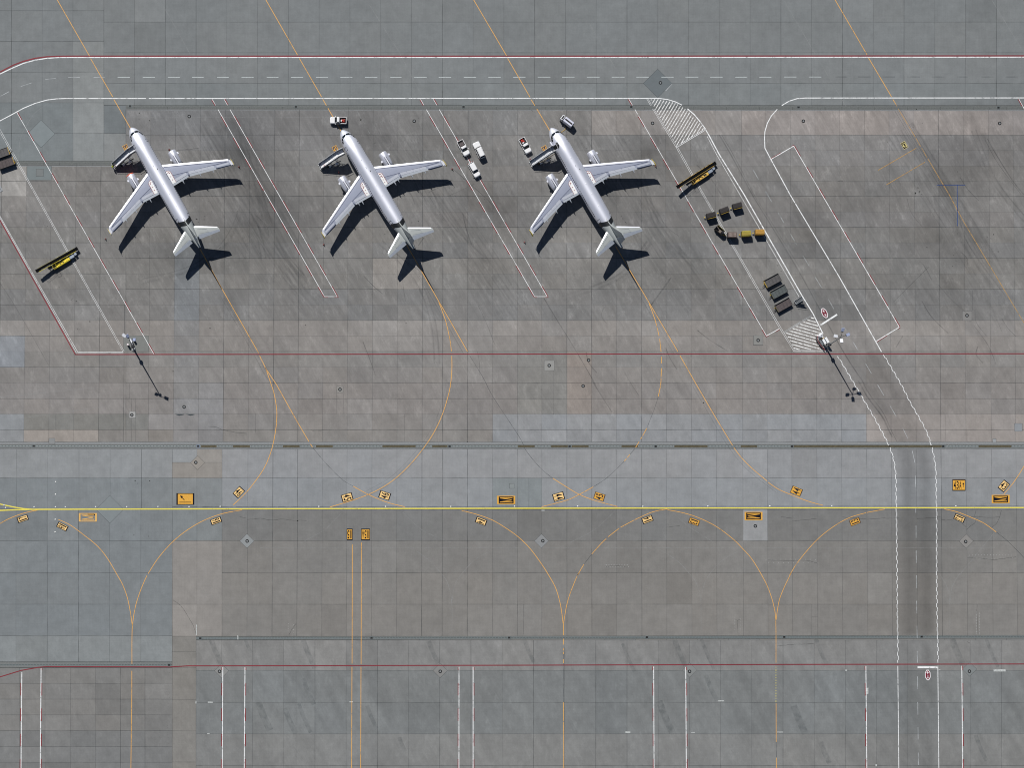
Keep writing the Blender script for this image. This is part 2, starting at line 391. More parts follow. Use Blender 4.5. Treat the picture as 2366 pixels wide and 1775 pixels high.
ca.data.foreach_set('color', [c for q in pc for c in q])
sa = me.attributes.new('streak', 'FLOAT', 'POINT'); sa.data.foreach_set('value', ps)
o = bpy.data.objects.new('apron_pavement', me); COL.objects.link(o); tag(o, kind='structure')
M_joint = mat_alpha('joint_sealant', (66, 70, 72), .56, scale=.25, lo=.3, hi=.7)
struct(joints, 'pavement_joints', M_joint)
# far ground, one sheet to the horizon, with coarse slab joints of its own
gm = bpy.data.materials.new('far_concrete'); gm.use_nodes = True
n = gm.node_tree.nodes; l = gm.node_tree.links; b = n['Principled BSDF']
tc = n.new('ShaderNodeTexCoord'); br = n.new('ShaderNodeTexBrick'); br.offset = 0; br.inputs['Scale'].default_value = 1
br.inputs['Color1'].default_value = alb((124, 126, 126)); br.inputs['Color2'].default_value = alb((130, 128, 124)); br.inputs['Mortar'].default_value = alb((90, 92, 92))
br.inputs['Mortar Size'].default_value = .04; br.inputs['Brick Width'].default_value = 7.5; br.inputs['Row Height'].default_value = 7.5
l.new(tc.outputs['Object'], br.inputs['Vector']); l.new(br.outputs[0], b.inputs['Base Color']); b.inputs['Roughness'].default_value = .9
g = MB(); g.poly([(-4000, -4000, -.03), (4000, -4000, -.03), (4000, 4000, -.03), (-4000, 4000, -.03)])
struct(g, 'ground', gm)

# ------------------------------------------------------------------ slot drains
M_ch = mat('channel_concrete', (118, 121, 120), .9); M_chl = mat('channel_light_concrete', (134, 137, 138), .9); M_chd = mat('slot', (82, 86, 84), .9, var=.3)
M_chb = mat('rusty_grating', (84, 78, 58), .85, var=.35, scale=1.5); M_chw = mat('channel_dash', (176, 184, 184), .8); M_pit = mat('pit', (16, 18, 20), .6); M_chg = mat('grating_steel', (104, 114, 116), .6, .0)
def rect(mb, x0, y0, x1, y1, z):
    a, b = P(x0, y1), P(x1, y0); mb.poly([(a.x, a.y, z), (b.x, a.y, z), (b.x, b.y, z), (a.x, b.y, z)])
def channel(x0, x1, y, half, style, dy=0.0):
    mb = MB(); f = lambda x: y+dy*(x-x0)/max(1, x1-x0)
    N = 12; X = [x0+(x1-x0)*i/N for i in range(N+1)]
    mb.cm = 0; strip(mb, [(x, f(x)) for x in X], half*2, .002)
    if style == 'double':
        mb.cm = 1
        for o, w in ((-half+.6, 1.2), (-1.3, .9), (.9, 1.1), (half-1.6, .8)): strip(mb, [(x, f(x)+o) for x in X], w, .006)
        mb.cm = 3; strip(mb, [(x, f(x)+half+2) for x in X], 2.4, .003)
        x = x0+20
        while x < x1: mb.cm = 1; strip(mb, [(x, f(x)-1.5), (x, f(x)+half)], .8, .007); x += 38
    else:
        mb.cm = 1
        for o in (-half+.6, half-.6): strip(mb, [(x, f(x)+o) for x in X], .9, .006)
        if style == 'dash':
            mb.cm = 4; strip(mb, [(x, f(x)) for x in X], 2.6, .007)
            x = x0+3
            while x < x1-5: mb.cm = 2; strip(mb, [(x, f(x)), (x+4.6, f(x))], .8, .009); x += 7.6
        if style == 'slot':
            mb.cm = 4; strip(mb, [(x, f(x)) for x in X], 3.6, .006)
            x = x0
            while x < x1: mb.cm = 1; strip(mb, [(x, f(x)), (x+5.2, f(x))], 1.0, .009); x += 7
    return struct(mb, 'drainage_channel', [M_ch, M_chd, M_chw, M_chl, M_chg])
channel(291, XR, 247.2, 4.4, 'double', 1.4)
channel(XL, 291, 376.5, 4.8, 'double')
c4 = MB()
rect(c4, XL, 1021.5, XR, 1027.6, .001); rect(c4, XL, 1035.4, XR, 1038.2, .001); struct(c4, 'channel_kerb', M_chl)
channel(XL, 458, 1031.3, 4.0, 'dash'); channel(458, XR, 1031.6, 4.0, 'dash')
channel(453, XR, 1475.6, 4.0, 'slot', -4.0); channel(XL, 396, 1537, 6.6, 'slot')
bs = MB()
for o, l2 in ((C0, [(1713, 1845), (1985, 2128)]), (C1, [(197, 340), (480, 623), (1045, 1328), (1470, 1600), (2200, 2212)]), (C2, [(0, 130), (270, 413), (445, 590), (870, 1011), (1320, 1603), (1885, 2025)]), (C3, [(250, 1515), (1825, 2105)])):
    for a, b in l2:
        xa, xb = o[0]+a/K, o[0]+b/K; strip(bs, [(xa, 1031.7), (xb, 1031.7)], 4.4, .012)
struct(bs, 'drain_grating_strip', M_chb)
PITS = [(300.5, 245.2, 'at the left end of the upper drain'), (683.7, 246, 'in the upper drain above the plane in the middle'), (1071, 246.4, 'in the upper drain between the two middle stands'), (1458.6, 246.8, 'in the upper drain left of the hatched wedge'), (1845, 247.6, 'in the upper drain right of the service road curve'), (2307, 248.2, 'at the right end of the upper drain'),
 (78, 1031, 'in the central drain near the left edge'), (458, 1031.3, 'with a pale blue surround in the central drain'), (1038.8, 1031.9, 'right of the middle orange curve'), (1316, 1031.9, 'in the central drain, left one of two close pits'), (1515, 1031.9, 'in the central drain, right one of two close pits'), (1830, 1031.8, 'where the long brown grating starts'), (2179.5, 1031.8, 'in the central drain where the long brown grating ends'),
 (462.8, 1475.8, 'at the left end of the lower drain'), (858.5, 1475, 'in the lower drain right of the two straight orange lines'), (1176.5, 1474.5, 'in the lower drain left of the number 14 fork'), (1494.6, 1473.5, 'in the lower drain between the two orange forks'), (1812, 1472.8, 'in the lower drain right of the second orange fork'), (2129.5, 1472.2, 'in the lower drain inside the service road'), (390.6, 1537.6, 'at the right end of the short drain lower left')]
for i, (x, y, w) in enumerate(PITS):
    e = empty('drain_pit', P(x, y, 0)); tag(e, 'small square black drain pit '+w, 'drain', 'square pits along the drains')
    m1 = MB(); q = .34
    for a, b in (((-q, -q), (q, -q)), ((q, -q), (q, q)), ((q, q), (-q, q)), ((-q, q), (-q, -q))): m1.bar((*a, .02), (*b, .02), .08, .03)
    m1.build('frame', M_chg if i != 7 else mat('blue_grey_steel', (120, 138, 168)), e)
    m2_ = MB(); m2_.box((0, 0, .012), (.27, .21, .008)); m2_.build('grate', M_pit, e)

# ------------------------------------------------------------------ painted lines
for nm, pts in (('a', T(A0, (0, 612), (60, 580), (120, 550), (200, 520), (300, 494), (400, 481), (500, 477), (620, 476))+[(1200, 129.2), (2480, 128.5)]),):
    line('red_service_road_line', M_red, 3.0, ZR, pts)
line('service_road_edge_line', M_white, 2.2, ZW, T(A0, (-60, 662), (0, 628), (100, 580), (200, 537), (300, 510), (400, 494), (500, 488), (620, 487))+[(1200, 132.0), (2480, 131.3)])
line('service_road_edge_line', M_white, 1.9, ZW, T(A0, (-60, 1060), (0, 1028), (100, 975), (200, 920), (300, 878), (400, 850), (480, 840), (560, 837), (1245, 837)),
     T(A0, (1268, 837), (2212, 837))+T(A2, (0, 836), (1090, 836), (1180, 835), (1260, 845), (1330, 866), (1385, 893)))
line('service_road_edge_line', M_white, 2.3, ZW, T(A2, (1432, 925), (1490, 975), (1540, 1035), (1580, 1090), (1620, 1160), (1700, 1310), (1916, 1659))+T(B3, (320, 895), (415, 1050), (500, 1222)))
line('service_road_edge_line', M_white, .9, ZW, T(A2, (1600, 1160), (1680, 1315), (1880, 1659))+T(B3, (295, 905)))
line('service_road_edge_line', M_white, 2.0, ZW, T(A3, (2270, 832), (350, 833), (280, 838), (210, 860), (148, 898)), T(A3, (110, 928), (60, 985), (25, 1050), (5, 1120), (2, 1180), (5, 1260), (55, 1355), (220, 1659))+T(B3, (640, 740), (998, 1375)), T(A3, (2270, 832), (2900, 832)))
def zipper(pts, name='zipper_line'):
    pts = smoothp(pts, 6); mb = MB(); acc = 0; side = 1; cur = []; seg = 9.4
    L = 0; out = []; last = pts[0]; out.append(last)
    dense = []
    for a, b in zip(pts, pts[1:]):
        d = math.hypot(b[0]-a[0], b[1]-a[1]); k = max(1, int(d/1.0))
        for i in range(k): dense.append(lerp(a, b, i/k))
    i = 0; n = len(dense)
    while i < n-4:
        j = min(n-1, i+9); a, b = dense[i], dense[j]; o = offs([a, b], .75*side); strip(mb, o, 1.35, ZW); side = -side; i = j
    return struct(mb, name, M_white)
zipper(T(B3, (1016, 1400), (1168, 1659))+T(C3, (1240, 180), (1310, 300), (1380, 430), (1425, 560), (1450, 680), (1462, 800), (1465, 1000), (1468, 1200), (1468, 1659))+T(D3, (1473, 400), (1481, 768)))
zipper(T(B3, (625, 1412), (772, 1659))+T(C3, (850, 170), (945, 330), (1060, 550), (1100, 670), (1118, 780), (1122, 900), (1125, 1100), (1128, 1400), (1131, 1659))+T(D3, (1134, 400), (1139, 768)))
line('service_road_edge_line', M_white, 1.5, ZW, T(D3, (1137, 790), (1146, 1700), (1150, 2100)), T(D3, (1478, 790), (1487, 1700), (1491, 2100)))
line('stop_bar', M_white, 4.0, ZW+.001, T(D3, (1305, 803), (1475, 803)))
line('stop_bar', M_white, 3.9, ZW+.001, [(1895.8, 751.3), (1934.2, 726.8)])
mb = MB()
for y0, y1, x0, x1 in ((20, 128, 1296, 1298), (236, 343, 1298, 1299), (450, 556, 1300, 1302), (665, 765, 1302, 1304), (882, 990, 1305, 1306), (1100, 1208, 1307, 1308), (1315, 1420, 1309, 1310), (1530, 1637, 1311, 1312)):
    strip(mb, T(D3, (x0, y0), (x1, y1)), 1.3, ZW)
for q in (((1287, 808), (1288, 912)), ((1290, 1090), (1290, 1127)), ((1292, 1235), (1293, 1340)), ((1293, 1447), (1295, 1553)), ((1260, 598), (1283, 700)), ((1178, 402), (1223, 495)), ((1072, 217), (1125, 307)), ((965, 35), (1018, 125))):
    strip(mb, T(C3, *q), 1.2, ZW)
for q in (((862, 1475), (912, 1560)), ((755, 1290), (800, 1367)), ((652, 1118), (698, 1195)), ((541, 920), (592, 1010)), ((434, 740), (488, 828)), ((328, 555), (382, 643)), ((223, 372), (275, 460)), ((117, 190), (168, 277)), ((12, 10), (63, 97))):
    strip(mb, T(B3, *q), 1.1, ZW)
strip(mb, T(A2, (1992, 1447), (2043, 1537)), 1.1, ZW); strip(mb, T(A2, (2098, 1630), (2115, 1659)), 1.1, ZW)
struct(mb, 'road_centre_dashes', M_whitefaint)
mb = MB(); md = MB()
for o, l2, y in ((A0, [(1002, 1107), (1216, 1320), (1430, 1533), (1637, 1735), (1850, 1948), (2057, 2161)], 656), (A1, [(60, 160), (265, 370), (480, 580), (687, 790), (897, 1002), (1113, 1208), (1317, 1423), (1525, 1631), (1738, 1844), (1948, 2053), (2160, 2212)], 656),
                 (A2, [(0, 52), (157, 264), (364, 470), (575, 686), (787, 896), (997, 1103), (1210, 1314), (1415, 1524), (1625, 1732), (1838, 1941), (2044, 2147)], 655), (A3, [(168, 273), (379, 486)], 654)):
    for a, b in l2: strip(mb, T(o, (a, y), (b, y)), 1.25, ZW)
for a, b in ((605, 700), (797, 905), (1005, 1113), (1217, 1325), (1427, 1534), (1642, 1732), (1847, 1952), (2055, 2161)): strip(md, T(A3, (a, 653), (b, 653)), 1.2, ZW)
struct(mb, 'road_centre_dashes', mat('white_dash_paint', (196, 204, 204), .7, wear=.3, wscale=1)); struct(md, 'blacked_out_dashes', M_ghostd)
mb = MB()
for a, b in ((580, 680), (797, 895)): strip(mb, T(A0, (a, 657), (b, 657)), 1.2, ZW)
for q in (((385, 675), (475, 665)), ((177, 735), (275, 702)), ((0, 820), (78, 778))): strip(mb, T(A0, *q), 1.2, ZW)
struct(mb, 'road_centre_dashes', M_whitefaint)
# stand boundary lines: white with red dashes beside them
def bound(pts, side, w=1.15, start=.0, first=None, dl=24.0, sp=49.3, wr=1.9, vert=False, gap=None):
    mb = MB()
    if gap:   # leave the drain unpainted
        (ga, gb) = gap; d = (pts[1][0]-pts[0][0])/(pts[1][1]-pts[0][1])
        f = lambda y: (pts[0][0]+(y-pts[0][1])*d, y)
        strip(mb, [pts[0], f(ga)], w*.9, ZW); strip(mb, [f(gb)]+pts[1:], w, ZW)
    else: strip(mb, pts, w, ZW)
    mb.cm = 1
    a, b = pts[0], pts[1]; L = b[1]-a[1]; y = start
    while y < b[1]-4:
        y2 = min(y+dl, b[1])
        if y2 > a[1]:
            ya = max(y, a[1]); q = [lerp(a, b, (ya-a[1])/L), lerp(a, b, (y2-a[1])/L)]
            if not (gap and q[0][1] < gap[1] and q[1][1] > gap[1]): strip(mb, offs(q, side*(w/2+wr/2+.1)), wr, ZR)
        y += sp
    return struct(mb, 'stand_boundary_line', [M_white, M_reddash])
gp = (242.5, 252.5)
bound([(490.4, 229), (749.7, 685.3)], 1, gap=gp, start=218.5-49.3*0, dl=24); bound([(518, 229), (779, 685.3)], -1, gap=gp, start=218.5)
line('stand_boundary_line', M_white, 1.15, ZW+.0005, [(749.7, 685.3), (779, 685.3)]); line('red_corner_mark', M_reddash, 1.3, ZR, [(748.6, 687.2), (758.5, 687.2)], [(773, 687.2), (783, 687.2)])
bound([(971.6, 229), (1235.3, 685.3)], 1, gap=gp, start=218.5); bound([(1001.4, 229), (1264.3, 685.3)], -1, gap=gp, start=218.5)
line('stand_boundary_line', M_white, 1.15, ZW+.0005, [(1235.3, 685.3), (1264.3, 685.3)]); line('red_corner_mark', M_reddash, 1.3, ZR, [(1234, 687.2), (1241.3, 687.2)], [(1259, 687.2), (1267.4, 687.2)])
bound([(1452.8, 228), (1771, 776.3)], 1, gap=gp, start=218.5); line('stand_boundary_line', M_white, 1.6, ZW+.0005, [(1771, 776.3), (1800, 760)]); line('red_corner_mark', M_reddash, 1.3, ZR, [(1792, 767), (1801, 761.8)], [(1770, 779), (1776, 775.8)])
bound([(1833.8, 337), (2077.9, 756)], -1, w=1.45, start=337, sp=49.6); line('stand_boundary_line', M_white, 1.8, ZW+.0005, [(1781, 368), (1833.8, 337)], [(2077.9, 756), (2025, 788.5)])
line('red_corner_mark', M_reddash, 1.3, ZR, [(1780.5, 366.5), (1805, 352.2)], [(1829, 337.8), (1834.3, 334.6)], [(2026, 790.3), (2050, 775.5)], [(2075, 760.4), (2080.4, 756.8)])
bound([(39.3, 260), (355.3, 818)], -1, start=253); 
bound([(2354, 228), (2366, 250)], 1, start=220)
for a, b, s in ((T(D0, (186, 845), (176, 2000)), 0, 1), (T(D0, (350, 812), (340, 2000)), 0, -1), (T(D0, (1898, 803), (1891, 2000)), 0, 1), (T(D0, (2087, 803), (2078, 2000)), 0, -1), (T(D1, (1698, 800), (1697, 2000)), 0, 1), (T(D1, (1818, 800), (1818, 2000)), 0, -1), (T(D2, (1144, 797), (1149, 2000)), 0, 1), (T(D2, (1417, 800), (1424, 2000)), 0, -1), (T(D3, (865, 792), (876, 2000)), 0, 1), (T(D3, (1682, 790), (1693, 2000)), 0, -1)):
    bound(a, s, w=1.75, start=1520.5, dl=29, sp=58.7, wr=2.0)
line('red_apron_boundary_line', M_red, 2.4, ZR, [(-60, 383), (0, 509), (174, 819.3)], [(173.5, 819.3), (1200, 818.3), (2480, 817.3)])
line('red_apron_boundary_line', M_red, 2.3, ZR, T(D0, (-200, 945), (0, 885), (180, 830), (330, 803), (400, 797), (1450, 800), (1600, 791), (2212, 790))+[(1200, 1538), (1766, 1536.3), (2480, 1535)])
line('white_double_line', M_white, .8, ZW, T(B0, (-60, 135), (0, 235), (650, 1383)), T(B0, (-60, 112), (-4, 212), (662, 1377), (1050, 1377)), T(B0, (650, 1389), (1050, 1389)))
line('white_double_line', M_white, .6, ZW, T(A0, (-20, 1090), (300, 1659))+T(B0, (1047, 1375)), T(A0, (-8, 1085), (312, 1659))+T(B0, (1058, 1372)))
line('white_double_line', M_white, .65, ZW, T(A2, (1085, 840), (1118, 898)), T(A2, (1096, 840), (1130, 898)), T(A2, (1134, 925), (1340, 1262))+T(B2, (1540, 0), (1795, 440), (2212, 1168))+T(B3, (250, 1370)), T(A2, (1145, 925), (1352, 1258))+T(B2, (1553, 0), (1808, 440), (2222, 1160))+T(B3, (258, 1362)))
line('white_closing_line', M_white, 1.1, ZW, T(B3, (250, 1372), (540, 1372)), T(A2, (1338, 1256), (1590, 1103)), T(A2, (1335, 1246), (1580, 1097)))
line('white_closing_line', M_whitefaint, 1.0, ZW, T(B3, (258, 1362), (590, 1363)), T(B3, (165, 1207), (405, 1059)), T(B3, (170, 1216), (400, 1072)))
def clip_hatch(poly, d, n0, spacing, w, name, wear):
    """parallel stripes of direction d clipped to a polygon"""
    L = math.hypot(*d); u = (d[0]/L, d[1]/L); nn = (-u[1], u[0]); mb = MB()
    pr = [p[0]*nn[0]+p[1]*nn[1] for p in poly]; k = math.ceil((min(pr)-n0)/spacing)
    while n0+k*spacing < max(pr):
        c = n0+k*spacing; xs = []
        for a, b in zip(poly, poly[1:]+poly[:1]):
            fa = a[0]*nn[0]+a[1]*nn[1]-c; fb = b[0]*nn[0]+b[1]*nn[1]-c
            if fa*fb < 0: q = lerp(a, b, fa/(fa-fb)); xs.append(q[0]*u[0]+q[1]*u[1])
        xs.sort()
        for a, b in zip(xs[::2], xs[1::2]):
            if b-a > 5: strip(mb, [(u[0]*(a+1.2)+nn[0]*c, u[1]*(a+1.2)+nn[1]*c), (u[0]*(b-1.2)+nn[0]*c, u[1]*(b-1.2)+nn[1]*c)], w, ZW+.002)
        k += 1
    return struct(mb, name, wear)
M_hatch = mat('white_hatch_paint', (236, 236, 234), .7, wear=.41, wscale=2.2)
clip_hatch(T(B3, (178, 1212), (400, 1078), (428, 1086), (560, 1358), (255, 1358)), (1, .28), (1860*-.28+744.9)/math.hypot(1, .28), 7.4/math.hypot(1, .28), 2.5, 'hatched_marking', M_hatch)
clip_hatch(T(A2, (1112, 840), (1180, 838), (1330, 870), (1430, 930), (1530, 1032), (1578, 1096), (1345, 1245), (1150, 925)), (170, -285), (-285*1.0*0), 7.6*.859, 2.1, 'hatched_marking', M_hatch)
# taxi lines
def orange(*polys, sm=True, w=1.4): return line('taxi_lane_line', M_orange, w, ZO, *polys, sm=sm)
orange(T(A0, (440, -90), (490, 0), (762, 475)), T(A0, (772, 497), (960, 823)), T(A0, (970, 845), (1112, 1092)), sm=False)
orange(T(B0, (1705, 500), (1900, 855), (2203, 1386)), T(B0, (2212, 1410))+T(B1, (50, 1515), (145, 1659))+T(C1, (320, 350), (420, 520)), T(C1, (432, 540), (450, 567)), sm=False)
orange(T(B1, (50, 1512), (100, 1659))+T(C1, (125, 120), (143, 230), (146, 310), (135, 430), (105, 575), (60, 700), (0, 805))+T(C0, (2100, 950), (1985, 1060)))
orange(T(C1, (797, 900), (925, 970), (1080, 1035), (1235, 1075)))
orange(T(A1, (5, -90), (55, 0), (323, 468)), T(A1, (338, 495), (527, 823)), T(A1, (538, 845), (568, 897)), T(A1, (580, 917), (692, 1115)), sm=False)
orange(T(B1, (1250, 460), (1380, 690), (1525, 945), (1620, 1108), (1770, 1373)), sm=False)
orange(T(B1, (1525, 950), (1583, 1110), (1620, 1270), (1633, 1370)), T(B1, (1636, 1410), (1637, 1520), (1625, 1659))+T(C1, (1600, 150), (1555, 290), (1490, 430), (1410, 555), (1290, 705), (1160, 830), (1045, 910), (925, 970), (790, 1020), (597, 1078)))
orange(T(C2, (285, 832), (400, 905), (510, 970), (640, 1020), (835, 1073)))
orange(T(A1, (1775, -90), (1825, 0), (2103, 473)), T(A1, (2112, 495), (2212, 668))+T(A2, (90, 825)), T(A2, (100, 847), (132, 898)), T(A2, (148, 925), (262, 1115)), sm=False)
orange(T(B2, (820, 475), (940, 680), (1035, 838), (1110, 965), (1350, 1373)), sm=False)
orange(T(B2, (1368, 1408), (1510, 1659))+T(C2, (1660, 295), (1815, 550)), sm=False)
orange(T(C2, (1828, 572), (1895, 660), (1985, 750), (2110, 855)), T(C2, (2120, 868), (2212, 928))+T(C3, (240, 977), (370, 1027), (500, 1063)))
orange(T(B2, (1105, 965), (1155, 1100), (1190, 1240)), T(B2, (1195, 1265), (1207, 1375)), T(B2, (1210, 1418), (1212, 1475)), T(B2, (1212, 1515), (1207, 1590)), T(B2, (1207, 1600), (1203, 1659))+T(C2, (1183, 135)), T(C2, (1085, 405), (1050, 470)), T(C2, (1045, 480), (1030, 500)), T(C2, (1020, 520), (990, 570)), T(C2, (940, 630), (920, 655)), T(C2, (912, 665), (895, 685)), T(C2, (630, 905), (510, 970), (400, 1020), (190, 1075)))
M_or2 = mat_alpha('faded_orange_paint', (196, 152, 84), .9, scale=1.2, lo=.3, hi=.5)
def orange2(*p, w=1.2): return line('taxi_lane_line', M_or2, w, ZO, *p)
orange(T(A3, (555, -90), (605, 0), (862, 442)), T(A3, (866, 450), (875, 465)), T(A3, (887, 490), (1083, 822)), T(A3, (1095, 845), (1130, 903)), sm=False)
orange2(T(A3, (1140, 925), (1285, 1165)), T(A3, (1290, 1175), (1330, 1245)), T(A3, (1340, 1260), (1385, 1340)), T(A3, (1392, 1350), (1575, 1659))+T(B3, (1700, 270), (2212, 1130), (2400, 1450)))
orange2(T(A3, (968, 1450), (1295, 1260)), T(A3, (1040, 1573), (1368, 1380)), w=1.25)
orange(T(C3, (2330, 500), (2212, 728), (2135, 850), (2085, 915), (2040, 967)))
orange(T(C0, (-80, 1262), (0, 1218), (80, 1175), (200, 1130), (320, 1103)))
orange(T(C0, (497, 1183), (600, 1232), (720, 1320), (830, 1410), (915, 1515), (1000, 1659))+T(D0, (1045, 100), (1085, 210), (1110, 330), (1126, 440)), w=1.35)
orange(T(C0, (1262, 1645), (1350, 1510), (1470, 1375), (1600, 1270), (1740, 1190), (1890, 1135), (2060, 1102)), T(D0, (1252, 20), (1200, 140), (1155, 280), (1130, 430), (1124, 560), (1124, 775)), T(D0, (1123, 833), (1122, 1100), (1115, 1659), (1112, 2000)), w=1.35)
orange(T(C1, (1720, 1107), (1850, 1140), (1985, 1190), (2110, 1265), (2212, 1340))+T(C2, (90, 1430), (180, 1550), (250, 1659))+T(D2, (310, 130), (350, 270), (373, 430)), T(D2, (376, 430), (375, 530)), T(D2, (376, 560), (375, 610)), T(D2, (375, 640), (375, 660)), T(D2, (375, 672), (375, 690)), T(D2, (375, 735), (375, 768)), T(D2, (376, 1103), (377, 1260)), T(D2, (377, 1268), (378, 1659), (378, 2000)), w=1.35)
orange(T(C2, (495, 1659), (550, 1565)), T(C2, (617, 1478), (700, 1385), (740, 1347)), T(C2, (755, 1332), (850, 1258)), T(C2, (862, 1250), (975, 1190)), T(C2, (982, 1186), (1105, 1130), (1180, 1108), (1260, 1093)), T(D2, (510, 0), (492, 20)), T(D2, (489, 30), (430, 180), (400, 290), (377, 425)), w=1.25)
orange(T(C2, (1262, 1101), (1400, 1128), (1530, 1170), (1680, 1245), (1820, 1350), (1900, 1430), (1980, 1520), (2065, 1659))+T(D2, (2120, 130), (2165, 270), (2184, 410), (2186, 765)), T(D3, (100, 1110), (101, 1440)), T(D3, (102, 1575), (104, 2000)), w=1.25)
orange(T(C3, (215, 1659), (290, 1540), (440, 1365), (580, 1250), (720, 1170), (866, 1126)), T(C3, (873, 1124), (1025, 1095)), T(D3, (228, 0), (170, 120), (125, 240), (100, 400)), w=1.25)
mb = MB()
for i in range(14): strip(mb, T(D3, (99, 800+i*22), (99, 800+i*22+6+7*hsh(i))), 1.2, ZO)
struct(mb, 'taxi_lane_line', M_yellow)
orange(T(C3, (1530, 1093), (1640, 1118), (1760, 1165), (1870, 1215), (1975, 1290)), w=1.35)
orange(T(C1, (789, 1395), (789, 1659))+T(D1, (787, 773)), T(D1, (786, 800), (783, 1659), (781, 2000)), T(C1, (866, 1380), (866, 1659))+T(D1, (864, 777)), T(D1, (863, 800), (860, 1659), (858, 2000)), sm=False, w=1.35)
line('taxiway_centre_line', M_yellow, 2.7, ZY, T(C0, (-100, 1108), (0, 1106), (120, 1101), (260, 1097), (1000, 1095), (2212, 1092))+[(1200, 1175), (1800, 1174.2), (2480, 1173.3)])
line('taxiway_centre_line', M_yellow, 2.5, ZY+.001, T(C0, (-100, 1030), (0, 1052), (120, 1078), (200, 1091), (270, 1096)))
line('dark_seam', mat_alpha('dark_seam', (70, 78, 88), .8), 1.2, .008, [(455, 1177.6), (1200, 1178), (2480, 1177.6)], [(398, 1171.5), (2480, 1170)])
line('light_cover_strip', mat_alpha('light_cover_strip', (150, 160, 176), .6), 3.2, .007, [(513, 1174), (2480, 1173)])
line('blue_stop_mark', M_blue, 1.4, ZO, T(A3, (1468, 1575), (1712, 1575)), T(A3, (1643, 1577), (1643, 1659))+T(B3, (1646, 303)))
line('removed_line_trace', M_ghostd, .9, .008, smoothp(T(C1, (450, 567), (560, 700), (700, 840), (797, 900))), smoothp(T(B1, (1790, 1410), (1900, 1590))+T(C1, (1990, 140), (2212, 480))+T(C2, (60, 600), (185, 750), (285, 832))),
     smoothp(T(C2, (1183, 135), (1150, 240), (1085, 405))), smoothp(T(C2, (985, 578), (940, 630))), smoothp(T(C2, (895, 685), (830, 750), (730, 840), (630, 905))), T(C2, (550, 1565), (617, 1478)), smoothp(T(C3, (1975, 1290), (2080, 1375), (2212, 1510), (2300, 1620))), T(D2, (375, 690), (376, 1100)), T(D3, (102, 1440), (103, 1570)))
line('removed_line_trace', M_ghost, 1.1, .008, T(A3, (130, -60), (165, 0), (437, 463)), T(A3, (452, 488), (695, 905)), T(A3, (1900, -70), (1940, 0), (2212, 450)), T(A0, (1360, 0), (1450, 150), (1620, 460)), T(A0, (1450, 920), (1640, 1250)), T(A1, (935, 40), (1180, 430), (1390, 830)), T(A1, (823, 933), (940, 1140)), T(A2, (590, 190), (700, 380), (920, 750)),
     smoothp(T(A0, (420, 875), (300, 960), (220, 1080), (170, 1200), (160, 1370))), smoothp(T(C0, (240, 310), (500, 275), (860, 225))), smoothp(T(C1, (1210, 1115), (1380, 1270), (1560, 1355), (1630, 1375))), T(C1, (700, 1125), (560, 1270), (350, 1385)), smoothp(T(C1, (1330, 1450), (1440, 1530), (1560, 1659))+T(D1, (1610, 110), (1637, 260), (1637, 520))), smoothp(T(C1, (1960, 1455), (1830, 1530), (1712, 1659))+T(D1, (1660, 110), (1638, 230))),
     smoothp(T(C2, (1830, 615), (1640, 790), (1460, 930), (1120, 1060))), smoothp(T(C2, (820, 1105), (640, 1270), (430, 1380))), smoothp(T(C2, (1290, 1110), (1440, 1240), (1650, 1375))), smoothp(T(C2, (1200, 1440), (1350, 1540), (1460, 1659))+T(D2, (1510, 90), (1545, 230), (1547, 510))), smoothp(T(C2, (1860, 1455), (1720, 1540), (1615, 1659))+T(D2, (1570, 110), (1548, 230))), smoothp(T(D3, (1490, 0), (1555, 120), (1580, 240), (1580, 500))), smoothp(T(D3, (1665, 0), (1600, 120), (1582, 240))), T(C3, (1660, 1659), (1980, 1270)), T(C3, (1440, 720), (1580, 530)), T(C0, (0, 140), (400, 100), (800, 60)), T(B0, (1280, 340), (1330, 430)))
line('replaced_slab_edge', M_ghost, 1.0, .007, [(601, 1266), (2300, 1266)], [(291, 270), (760, 270)])
# small white and dark repair patches, cracks and wheel marks
mb = MB()
for o, x0, y0, x1, y1 in ((C2, 188, 1102, 215, 1109), (D1, 765, 1093, 795, 1102), (D2, 903, 1350, 945, 1364), (D2, 1692, 1085, 1742, 1094), (D2, 1465, 1356, 1495, 1362), (D3, 690, 823, 704, 834), (D3, 1953, 820, 2056, 839), (D3, 864, 978, 886, 1030), (D3, 947, 1630, 960, 1648), (D3, 110, 1352, 160, 1359), (D0, 2022, 530, 2030, 566), (D0, 1670, 440, 1677, 530), (D0, 1665, 1090, 1673, 1112), (D0, 1770, 1096, 1812, 1106), (D0, 1765, 1366, 1785, 1372), (D3, 1485, 822, 1500, 828)):
    a, b = T(o, (x0, y0), (x1, y1)); rect(mb, a[0], a[1], b[0], b[1], .009)
struct(mb, 'pale_repair_patch', mat('pale_repair', (186, 190, 188), .9, wear=.34, wscale=3))
def slabpatch(name, rgb, pts, z=.006):
    mb = MB(); q = [P(*p) for p in pts]; mb.poly([(p.x, p.y, z) for p in q][::-1]); m = mat('slab_%d_%d_%d' % rgb, rgb, .9, var=.06, scale=.8)
    struct(mb, name, m); jb = MB(); strip(jb, list(pts)+[pts[0]], .8, z+.003); struct(jb, name+'_joint', M_joint)
def dia(cx, cy, r): return [(cx, cy-r), (cx+r, cy), (cx, cy+r), (cx-r, cy)]
slabpatch('square_slab', (104, 111, 114), dia(1519.5, 192, 33.2)); line('pale_slab_edge', M_whitefaint, 1.5, .012, T(A2, (1300, 714), (1245, 773)))
